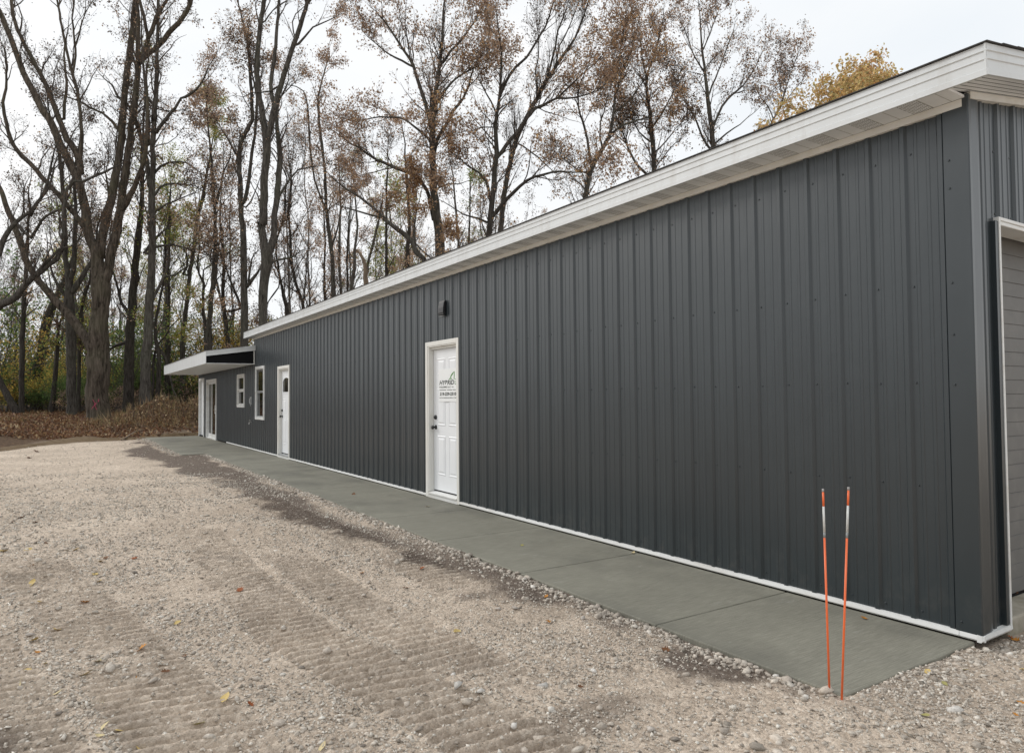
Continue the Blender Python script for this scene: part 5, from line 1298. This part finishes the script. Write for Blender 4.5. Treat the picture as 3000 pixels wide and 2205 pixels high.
traced('oak_tree', 'last tall oak on the right, rounded crown of sparse brown leaves', 40, [
    [c3((205, 990, 36), (190, 850, 32), (175, 720, 29), (160, 600, 25), (150, 480, 21), (130, 350, 15), (120, 200, 11), (110, 50, 7))],
    [c3((185, 985, 18), (130, 900, 16), (90, 800, 13), (40, 700, 11), (-20, 590, 7))], [c3((195, 850, 20), (260, 700, 17), (330, 620, 14), (400, 560, 11), (480, 440, 7))], [c3((165, 640, 14), (230, 480, 11), (280, 350, 9), (335, 200, 6))],
    [c3((150, 490, 13), (80, 380, 10), (30, 250, 7))], [c3((200, 960, 14), (290, 880, 11), (380, 820, 7))], [c3((130, 340, 10), (180, 220, 8), (230, 90, 5))],
], 36, lv1=.28, len1=2.7, lv2=.33, len2=1.0, leaf=8000, size=.135, pal=RUSSET + DULL, lo=.3, clump=1.9)
traced('oak_tree', 'small spindly tree right of the last tall oak', 42, [
    [c3((575, 840, 15), (620, 750, 13), (650, 690, 12), (680, 580, 9), (720, 460, 7), (770, 330, 4))], [c3((640, 710, 8), (690, 650, 7), (760, 560, 5))], [c3((600, 790, 9), (560, 700, 8), (500, 620, 5))], [c3((655, 660, 7), (640, 500, 6), (660, 380, 4))],
], 37, lv1=.26, len1=1.6, lv2=.3, len2=.8, leaf=3600, size=.125, pal=DULL + RUSSET, lo=.25)
tI2 = traced('forest_tree', 'mossy limb like trunk leaning far left over the eave, forked near the top', 33, [
    [q5((1262, 960, 58), (1170, 870, 60), (1130, 760, 56), (1050, 680, 52), (930, 600, 44), (830, 512, 40), (740, 420, 31), (640, 340, 28), (560, 280, 25), (420, 200, 21), (330, 120, 16), (250, 60, 9))],
    [q5((825, 508, 25), (700, 480, 21), (560, 440, 17), (420, 400, 13), (330, 370, 8))], [q5((1150, 800, 34), (1160, 740, 26))], [q5((1150, 770, 22), (1230, 850, 20), (1300, 920, 14))],
], 38, lv1=.36, len1=2.0, lv2=.4, leaf=6000, size=.12, pal=RUSSET + ORANGE, lo=.1, clump=2.6)

# golden tree whose crown shows over the ridge on the right
tg = Tree(40); gb = at(2440, 420, 30); gb[2] = float(terrain(gb[0], gb[1]))
L = catmull(np.array([[gb[0], gb[1], gb[2] - .1, .22], [gb[0] + .1, gb[1], gb[2] + 2.5, .19], [gb[0], gb[1] + .1, gb[2] + 5, .16], [gb[0] - .1, gb[1], gb[2] + 8, .11], [gb[0], gb[1], gb[2] + 10.5, .06]]), .5); tg.add_trunk(L, 9)
for px, py, rr in ((2300, 330, .07), (2360, 300, .07), (2430, 270, .08), (2500, 235, .08), (2560, 215, .07), (2585, 240, .06), (2280, 370, .06), (2450, 240, .06), (2520, 300, .06), (2400, 360, .06), (2330, 360, .05), (2545, 205, .05)):
    k = int(len(L)*tg.r.uniform(.45, .8)); e_ = at(px, py + 22, 30 + tg.r.uniform(-1.6, 1.6)); a_ = L[k, :3]
    mid = a_*.5 + e_*.5 + np.array([0, 0, -.5]); tg.add_trunk(catmull(np.array([np.append(a_, rr), np.append(mid, rr*.7), np.append(e_, rr*.25)]), .4), 6)
tg.branch_out(lv1=.22, len1=1.7, lv2=.26, len2=.75, lv3=.2, len3=.4, leaf=25000, size=.16, pal=GOLD, clump=.5, lo=.3, up=.2)
tg.finish('golden_tree', tuple(gb), 'golden leaved tree whose crown shows above the white eave', 'tree', 'bark')

# ------------------------------------------------------------------ the wood behind: individual trees, six kinds copied
def forest_proto(seed, h, r0, pal, leaf, forks):
    t = Tree(seed); r = t.r; n = 9; z = np.linspace(0, h, n)
    x = np.cumsum(r.normal(0, .16, n)); y = np.cumsum(r.normal(0, .16, n)); x -= x[0]; y -= y[0]
    L = catmull(np.column_stack([x, y, z - .2, r0*(1 - .93*(z/h)**.9)]), .8); t.add_trunk(L, 7, .04)
    for k in range(forks):
        i = int(len(L)*r.uniform(.3, .75)); a = r.uniform(0, 6.28); m = 6; ll = h*r.uniform(.2, .4); rr = L[i, 3]*.6
        p = [L[i, :3]]; d = norm(np.array([math.cos(a)*.55, math.sin(a)*.55, 1.0]))
        for q in range(m): p.append(p[-1] + d*ll/m); d = norm(d + r.normal(0, .1, 3) + np.array([0, 0, .08]))
        t.add_trunk(catmull(np.column_stack([np.array(p), np.linspace(rr, .012, m + 1)]), .7), 5, 0)
    t.branch_out(lv1=.5, len1=2.1, lv2=.45, len2=.95, lv3=.28, len3=.5, leaf=leaf, size=.15, pal=pal, lo=.2, clump=1.6, up=.5, rtw=.011)
    return t
def copy_tree(o, loc, rz, sc):
    c = o.copy(); COL.objects.link(c); c.location = loc; c.rotation_euler = (0, 0, rz); c.scale = (sc, sc, sc)
    for ch in o.children:
        d = ch.copy(); COL.objects.link(d); d.parent = c
    return c
fr = np.random.default_rng(99)
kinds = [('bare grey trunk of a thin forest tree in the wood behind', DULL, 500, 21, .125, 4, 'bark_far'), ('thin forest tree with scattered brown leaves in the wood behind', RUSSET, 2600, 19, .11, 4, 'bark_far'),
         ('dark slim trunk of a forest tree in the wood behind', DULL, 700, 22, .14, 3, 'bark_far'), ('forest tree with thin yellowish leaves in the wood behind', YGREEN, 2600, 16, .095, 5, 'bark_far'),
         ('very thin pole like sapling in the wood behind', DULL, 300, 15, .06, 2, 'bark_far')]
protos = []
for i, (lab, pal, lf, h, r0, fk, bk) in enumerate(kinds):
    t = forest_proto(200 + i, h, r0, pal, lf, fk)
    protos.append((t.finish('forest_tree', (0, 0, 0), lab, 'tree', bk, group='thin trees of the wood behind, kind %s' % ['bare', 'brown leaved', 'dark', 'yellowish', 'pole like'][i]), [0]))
def put(kind, px, d):
    o, cnt = protos[kind]; p = at(px, 1100, d); z = float(terrain(p[0], p[1])); loc = (float(p[0]), float(p[1]), z); sc = fr.uniform(.85, 1.2); rz = fr.uniform(0, 6.28)
    if cnt[0] == 0: o.location = loc; o.rotation_euler = (0, 0, rz); o.scale = (sc,)*3
    else: copy_tree(o, loc, rz, sc)
    cnt[0] += 1
for i in range(135):
    d = 50 + 46*fr.uniform(0, 1)**.8; px = fr.uniform(-260, 2150)
    if px > 1500 and fr.uniform() < .35: continue
    if 540 < px < 980 and fr.uniform() < .4: continue
    put(int(fr.choice(5, p=[.24, .16, .12, .12, .36])), px, d)

# ------------------------------------------------------------------ undergrowth
def shrub_proto(seed, h, wdt, pal, leaf, size=.10):
    t = Tree(seed); r = t.r
    for k in range(7):
        a = r.uniform(0, 6.28); p = [np.array([r.normal(0, .15), r.normal(0, .15), -.1])]; d = norm(np.array([math.cos(a)*wdt/h*.5, math.sin(a)*wdt/h*.5, .8])); m = 6; ll = h*r.uniform(.6, 1.0)
        for q in range(m): p.append(p[-1] + d*ll/m); d = norm(d + r.normal(0, .16, 3) + np.array([math.cos(a)*.08, math.sin(a)*.08, -.03]))
        t.add_trunk(catmull(np.column_stack([np.array(p), np.linspace(.028, .006, m + 1)]), .3), 5, 0)
    t.branch_out(lv1=.26, len1=.85*wdt*.6, lv2=.22, len2=.5, lv3=.2, len3=.25, leaf=leaf, size=size, pal=pal, clump=1.3, lo=.12, up=.15)
    return t
skinds = [('green leafy bush under the trees', GREEN, 2600, 2.6, 2.2), ('yellow leaved bush under the trees', YELLOW, 2200, 3.0, 2.2), ('yellow green bush under the trees', YGREEN, 1900, 2.8, 2.4),
          ('brown twiggy bush under the trees', RUSSET, 900, 2.2, 2.0), ('slender understorey tree with thin yellow green leaves', YGREEN + YELLOW, 1700, 7.0, 2.6), ('slender understorey tree with green leaves', GREEN, 1500, 6.0, 2.6)]
sprotos = []
for i, (lab, pal, lf, h, wd) in enumerate(skinds):
    t = shrub_proto(300 + i, h, wd, pal, lf, .10 if i < 4 else .13)
    t_lab = lab
    e = t.finish('shrub' if i < 4 else 'sapling', (0, 0, 0), t_lab, 'shrub' if i < 4 else 'tree', 'bark_far', group='%s in the wood edge' % ['green bushes', 'yellow bushes', 'yellow green bushes', 'brown bushes', 'yellow green saplings', 'green saplings'][i])
    for c in e.children:
        if c.name.startswith('trunk'): c.name = 'stems'
        elif c.name.startswith('crown'): c.name = 'foliage'
    sprotos.append((e, [0]))
def put_s(kind, px, d, sc=None):
    o, cnt = sprotos[kind]; p = at(px, 1150, d); z = float(terrain(p[0], p[1])); loc = (float(p[0]), float(p[1]), z); sc = sc or fr.uniform(.7, 1.25); rz = fr.uniform(0, 6.28)
    if cnt[0] == 0: o.location = loc; o.rotation_euler = (0, 0, rz); o.scale = (sc,)*3
    else: copy_tree(o, loc, rz, sc)
    cnt[0] += 1
for px, d, k, sc in ((95, 43, 0, 1.1), (150, 44, 0, 1.2), (185, 43, 0, 1.0), (235, 42, 0, 1.0), (240, 45, 2, 1.2), (60, 45, 2, 1.1), (20, 42, 1, 1.0), (-20, 40, 1, 1.0), (110, 47, 1, 1.4), (150, 50, 1, 1.5), (60, 50, 2, 1.5), (200, 48, 2, 1.4), (0, 48, 1, 1.4), (-50, 46, 2, 1.3),
                     (335, 46, 0, 1.1), (345, 48, 2, 1.2), (410, 47, 2, 1.3), (400, 50, 1, 1.5), (460, 50, 2, 1.3), (500, 48, 0, 1.2), (540, 46, 3, 1.2), (570, 47, 0, 1.3), (590, 46, 2, 1.2), (440, 45, 3, 1.0), (260, 40, 3, .8), (220, 40, 3, .7), (330, 42, 3, .9),
                     (0, 54, 2, 1.7), (90, 55, 1, 1.8), (180, 56, 2, 1.8), (270, 55, 0, 1.8), (350, 56, 2, 1.8), (430, 57, 1, 1.7), (520, 56, 2, 1.8), (600, 57, 0, 1.8), (-60, 55, 0, 1.7), (680, 58, 2, 1.7), (760, 58, 1, 1.6),
                     (45, 62, 0, 2.2), (140, 63, 2, 2.2), (230, 64, 0, 2.2), (310, 63, 1, 2.0), (390, 64, 0, 2.2), (480, 65, 2, 2.2), (560, 64, 0, 2.1), (650, 66, 3, 2.2), (740, 66, 2, 2.1), (830, 66, 3, 2.1), (-40, 63, 2, 2.2)):
    put_s(k, px, d, sc)
for px, d, k, sc in ((345, 44, 5, 1.15), (395, 46, 5, 1.2), (370, 50, 4, 1.3), (450, 48, 5, 1.25), (500, 50, 4, 1.25), (540, 49, 5, 1.3), (590, 47, 4, 1.2), (620, 50, 4, 1.35), (665, 48, 4, 1.25), (700, 50, 5, 1.3), (740, 46, 4, 1.2), (790, 48, 4, 1.25), (820, 52, 4, 1.3), (15, 42, 4, 1.2), (60, 46, 5, 1.6), (-30, 44, 5, 1.7), (150, 52, 4, 1.2), (250, 52, 4, 1.3), (310, 50, 5, 1.3), (120, 58, 4, 1.4)):
    put_s(k, px, d, sc)

# far scrub: a mass nobody could count, leaf clumps through a deep band behind the trees
tt = Tree(500); n = 52000
px = tt.r.uniform(-420, 2300, n); d = tt.r.uniform(66, 110, n); p = at(px, np.full(n, 1150.), d)
zt_ = terrain(p[:, 0], p[:, 1]); cl_ = fbm(p[:, 0], p[:, 1], .13, 71, 3)
hh = np.clip(2.0 + 7*cl_, .5, 4.8)*tt.r.uniform(0, 1, n)**.8
cc = np.array([(.16, .21, .085), (.33, .30, .11), (.48, .37, .13), (.26, .19, .115), (.33, .24, .13), (.18, .19, .10)])
ci = np.clip(((fbm(p[:, 0], p[:, 1], .2, 81, 3) + .5)*6 + tt.r.normal(0, .9, n)), 0, 5.99).astype(int)
tt.add_leaves(np.column_stack([p[:, 0], p[:, 1], zt_ + hh]), .34, cc[ci]*tt.r.uniform(.7, 1.3, (n, 1)), 0)
me = np_mesh('far_undergrowth', np.concatenate(tt.lv), np.concatenate(tt.lq)); add_color(me, np.concatenate(tt.lc))
tag(link_mesh('far_undergrowth', me, None, [M['leaf']]), 'far off brown and green undergrowth deep in the wood', kind='stuff')

# leaf litter on the forest floor and the mound
tl = Tree(600); n = 60000
d = 26 + 24*tl.r.uniform(0, 1, n)**.9; px = tl.r.uniform(-250, 720, n); p = at(px, np.full(n, 1150.), d); x, y = p[:, 0], p[:, 1]
s_ = edge_dist(x, y); keep = (s_ > .15) & (tl.r.uniform(0, 1, n) < np.clip(sstep(.8, 3.2, s_ + 1.5*fbm(x, y, .8, 5, 3)) + .06, 0, 1)) & ~((x > 2.5) & (y < 31)); x, y, s_ = x[keep], y[keep], s_[keep]
n = len(x); cc = np.array([(.19, .095, .055), (.26, .135, .07), (.34, .21, .105), (.14, .08, .052), (.42, .30, .17), (.50, .39, .24)])
onm = mound(x, y) > .25
ci = tl.r.choice(6, n, p=[.3, .26, .16, .16, .08, .04]); ci = np.where(onm & (tl.r.uniform(0, 1, n) < .5), tl.r.integers(2, 6, n), ci)
tl.add_leaves(np.column_stack([x, y, np.maximum(terrain(x, y), gz(x, y)) + tl.r.uniform(.0, .05, n)]), .125, cc[ci]*tl.r.uniform(.7, 1.25, (n, 1)), -.15)
me = np_mesh('leaf_litter', np.concatenate(tl.lv), np.concatenate(tl.lq)); add_color(me, np.concatenate(tl.lc))
tag(link_mesh('leaf_litter', me, None, [M['dry_leaf']]), 'brown fallen leaves carpeting the forest floor and mound', kind='stuff')
# rough grass and weeds on the mound and along the drive edge
n = 8000; px = tl.r.uniform(-100, 640, n); d = tl.r.uniform(30, 41, n); p = at(px, np.full(n, 1150.), d); x, y = p[:, 0], p[:, 1]
k = (edge_dist(x, y) > .4) & ~((x > 2.3) & (y < 30.8)) & ((mound(x, y) > .18) | (fbm(x, y, .7, 15, 3) > .22)) ; x, y = x[k], y[k]; n = len(x)
h_ = tl.r.uniform(.10, .50, n)*np.where(mound(x, y) > .25, 1.25, .7); a = tl.r.uniform(0, 6.28, n); b0 = np.column_stack([x, y, gz(x, y) - .02]); w_ = .011
sd = np.column_stack([np.cos(a), np.sin(a), 0*a])*w_; tip = b0 + np.column_stack([tl.r.normal(0, .11, n), tl.r.normal(0, .11, n), h_])
V = np.stack([b0 - sd, b0 + sd, b0*.4 + tip*.6 + sd*.6 + np.array([0, 0, .02]), tip], 1).reshape(-1, 3)
me = np_mesh('weeds', V, np.arange(4*n).reshape(-1, 4)); cc = np.array([(.30, .20, .10), (.22, .19, .08), (.42, .31, .18), (.24, .15, .085)])
add_color(me, np.repeat(cc[tl.r.integers(0, 4, n)]*tl.r.uniform(.7, 1.2, (n, 1)), 4, 0))
tag(link_mesh('weeds', me, None, [M['dry_leaf']]), 'dry grass and weeds on the leafy mound', kind='stuff')
tk = Tree(650); n = 1100; px = tk.r.uniform(300, 640, n); d = tk.r.uniform(31, 40, n); p = at(px, np.full(n, 1150.), d); x, y = p[:, 0], p[:, 1]
k = (mound(x, y) > .22) & ~((x > 2.3) & (y < 31)); x, y = x[k], y[k]; n = len(x); dr = norm(tk.r.normal(0, 1, (n, 3)) + np.array([0, 0, .6])); dr[:, 2] = np.abs(dr[:, 2])*.7
P = [np.column_stack([x, y, gz(x, y) - .05])]; ln = tk.r.uniform(.25, .95, n)[:, None]/4
for _ in range(4): P.append(P[-1] + dr*ln); dr = norm(dr + tk.r.normal(0, .25, (n, 3)) + np.array([0, 0, -.12]))
v, q = tubes(np.stack(P, 1), tk.r.uniform(.005, .013, (n, 1))*np.linspace(1, .3, 5)[None], 3)
tag(link_mesh('brush', np_mesh('brush', v, q, smooth=True), None, [M['twig']]), 'tangle of dry sticks on the leafy mound', kind='stuff')
# fallen branch lying in front of the mound
tb = Tree(700)
pts = [(355, 1287), (375, 1277), (400, 1270), (425, 1268)]
W = [];
for (px_, py_) in pts:
    gx_, gy_ = ground_at(px_, py_, .05); W.append((float(gx_), float(gy_), float(gz(gx_, gy_)) + .05, .035))
W = np.array(W); W[:, 3] = (.02, .035, .035, .022); tb.add_trunk(catmull(W, .3), 6)
e = empty('fallen_branch', tuple(W[0, :3])); tag(e, 'pale fallen branch lying at the foot of the mound', 'branch')
link_mesh('limb', np_mesh('limb', np.concatenate(tb.tv) - W[0, :3], np.concatenate(tb.tq), smooth=True), e, [M['deadwood']])

# ------------------------------------------------------------------ single leaves lying on the drive and walk
def leaf_mesh(seed, lobed, slender):
    r = np.random.default_rng(seed); n = 9; top = []
    for i in range(n):
        t = i/(n - 1); wv = math.sin(math.pi*t**.8)*(.22 if slender else .38)
        if lobed and 0 < i < n - 1: wv *= 1.25 if i % 2 else .62
        top.append((t - .5, wv))
    v = []; f = []
    cu, cv_ = r.uniform(.15, .5), r.uniform(.2, .7)
    for t, wv in top:
        zc = cu*(t*t) + .03*math.sin(7*t)
        v += [(t, -wv, zc + cv_*wv*wv*1.6), (t, 0, zc), (t, wv*.9, zc + cv_*wv*wv*1.9)]
    for i in range(n - 1):
        a = i*3; f += [(a, a+1, a+4, a+3), (a+1, a+2, a+5, a+4)]
    b = len(v); v += [(-.5, -.008, cu*.25), (-.5, .008, cu*.25), (-.72, .006, cu*.3 + .05), (-.72, -.006, cu*.3 + .05)]; f.append((b, b+1, b+2, b+3))
    me = bpy.data.meshes.new('fallen_leaf'); me.from_pydata(v, [], f); me.update(); me.polygons.foreach_set('use_smooth', [True]*len(f)); return me
LM = {}
for nm, c in (('yellow', (.56, .42, .17)), ('pale', (.60, .50, .29)), ('orange', (.50, .22, .045)), ('brown', (.16, .075, .035)), ('rust', (.27, .085, .03)), ('green', (.36, .33, .13))):
    LM[nm] = simple(nm + '_fallen_leaf', c, .7, .22, 30, spec=.2)
leafkind = {'yellow': 'yellow fallen leaf lying on the gravel drive', 'pale': 'pale straw coloured slender leaf lying on the gravel drive', 'orange': 'orange fallen leaf lying on the gravel drive', 'brown': 'dark brown curled leaf lying on the gravel drive', 'rust': 'rust red fallen leaf lying on the gravel drive', 'green': 'yellow green leaf lying on the gravel drive'}
LMES = {nm: [leaf_mesh(i*7 + k, nm in ('orange', 'rust', 'brown'), nm == 'pale') for k in range(3)] for i, nm in enumerate(LM)}
for nm in LM:
    for m_ in LMES[nm]: m_.materials.append(LM[nm])
lr = np.random.default_rng(5)
def drop_leaf(nm, px, py, size, z=None, label=None, rz=None):
    gx_, gy_ = ground_at(px, py, 0 if z is not None else -.015); gx_, gy_ = float(gx_), float(gy_)
    o = bpy.data.objects.new('fallen_leaf', LMES[nm][int(lr.integers(0, 3))]); COL.objects.link(o)
    o.location = (gx_, gy_, (z if z is not None else float(gz(gx_, gy_))) + .006); o.scale = (size*.74,)*3
    o.rotation_euler = (lr.normal(0, .3), lr.normal(0, .3), lr.uniform(0, 6.28) if rz is None else rz)
    tag(o, label or leafkind[nm], 'leaf', None if label else nm + ' leaves on the gravel')
for nm, x_, y_, s_ in (('rust', 1580, 525, .10), ('orange', 552, 605, .10), ('pale', 95, 1168, .14), ('pale', 575, 1082, .11), ('orange', 888, 1092, .08), ('brown', 1085, 1080, .07), ('pale', 640, 1005, .10), ('orange', 935, 910, .11), ('pale', 380, 1198, .07), ('green', 650, 1258, .09), ('yellow', 1488, 1243, .09), ('rust', 1650, 1270, .06), ('yellow', 825, 1435, .13), ('pale', 675, 1458, .10), ('yellow', 935, 1540, .11), ('green', 1312, 1398, .08), ('yellow', 213, 470, .10), ('yellow', 375, 785, .09), ('yellow', 222, 862, .09), ('yellow', 265, 600, .07), ('brown', 1215, 885 + 60, .05), ('yellow', 1170, 745, .07), ('orange', 205, 350, .09), ('yellow', 185, 245, .10), ('brown', 300, 205, .09), ('yellow', 20, 258, .12), ('yellow', 505, 243, .10), ('rust', 885, 295, .10), ('yellow', 670, 318, .10), ('yellow', 625, 400, .09), ('yellow', 655, 455, .09), ('brown', 700, 297, .08), ('brown', 235, 72, .12), ('brown', 140, 35, .14), ('brown', 80, 70, .12), ('pale', 300, 1025, .07), ('yellow', 180, 1050, .07), ('orange', 245, 938, .06), ('pale', 2120, 1540, .08), ('rust', 2160, 930, .07), ('pale', 660, 1500, .06)):
    drop_leaf(nm, x_/2.248, 1500 + y_/2.248, s_)
for nm, px_, py_, s_ in (('orange', 1607, 1822, .06), ('orange', 1600, 1742, .05), ('brown', 1950, 1905, .07), ('yellow', 1338, 1851, .08), ('rust', 1238, 1669, .08), ('orange', 1062, 1683, .08), ('brown', 1185, 1725, .08), ('yellow', 2720, 1977, .06), ('green', 2768, 2010, .045), ('green', 2712, 2108, .055), ('orange', 2993, 2067, .06), ('orange', 2975, 2100, .035), ('yellow', 2997, 1966, .05), ('pale', 2830, 1963, .06), ('orange', 2975, 1865, .08), ('rust', 2960, 1858, .07), ('brown', 105, 1322, .3), ('brown', 85, 1342, .2), ('brown', 1700, 2015, .05)):
    drop_leaf(nm, px_, py_, s_)
drop_leaf('orange', 2431, 2022, .085, None, 'orange leaf speared at the foot of the left leaning stake', 1.0)
drop_leaf('orange', 2531, 1812, .07, .0, 'orange brown leaf on the concrete walk near the wall', .3)
drop_leaf('pale', 1855, 1620, .10, .0, 'pale leaf on the concrete walk at a joint by the white flashing', .5)
drop_leaf('pale', 1255, 1484, .12, .0, 'pale leaf on the concrete walk in front of the six panel door', .2)
drop_leaf('brown', 1037, 1448, .10, .0, 'brown leaf in the middle of the concrete walk')
drop_leaf('green', 1530, 1598, .055, .0, 'olive leaf on the concrete walk, first one past the second joint')
drop_leaf('brown', 2968, 1773, .11, .068, 'dead brown leaf on the garage floor slab', 2.6)
print('objects', len(bpy.data.objects), 'polys', sum(len(m.polygons) for m in bpy.data.meshes))
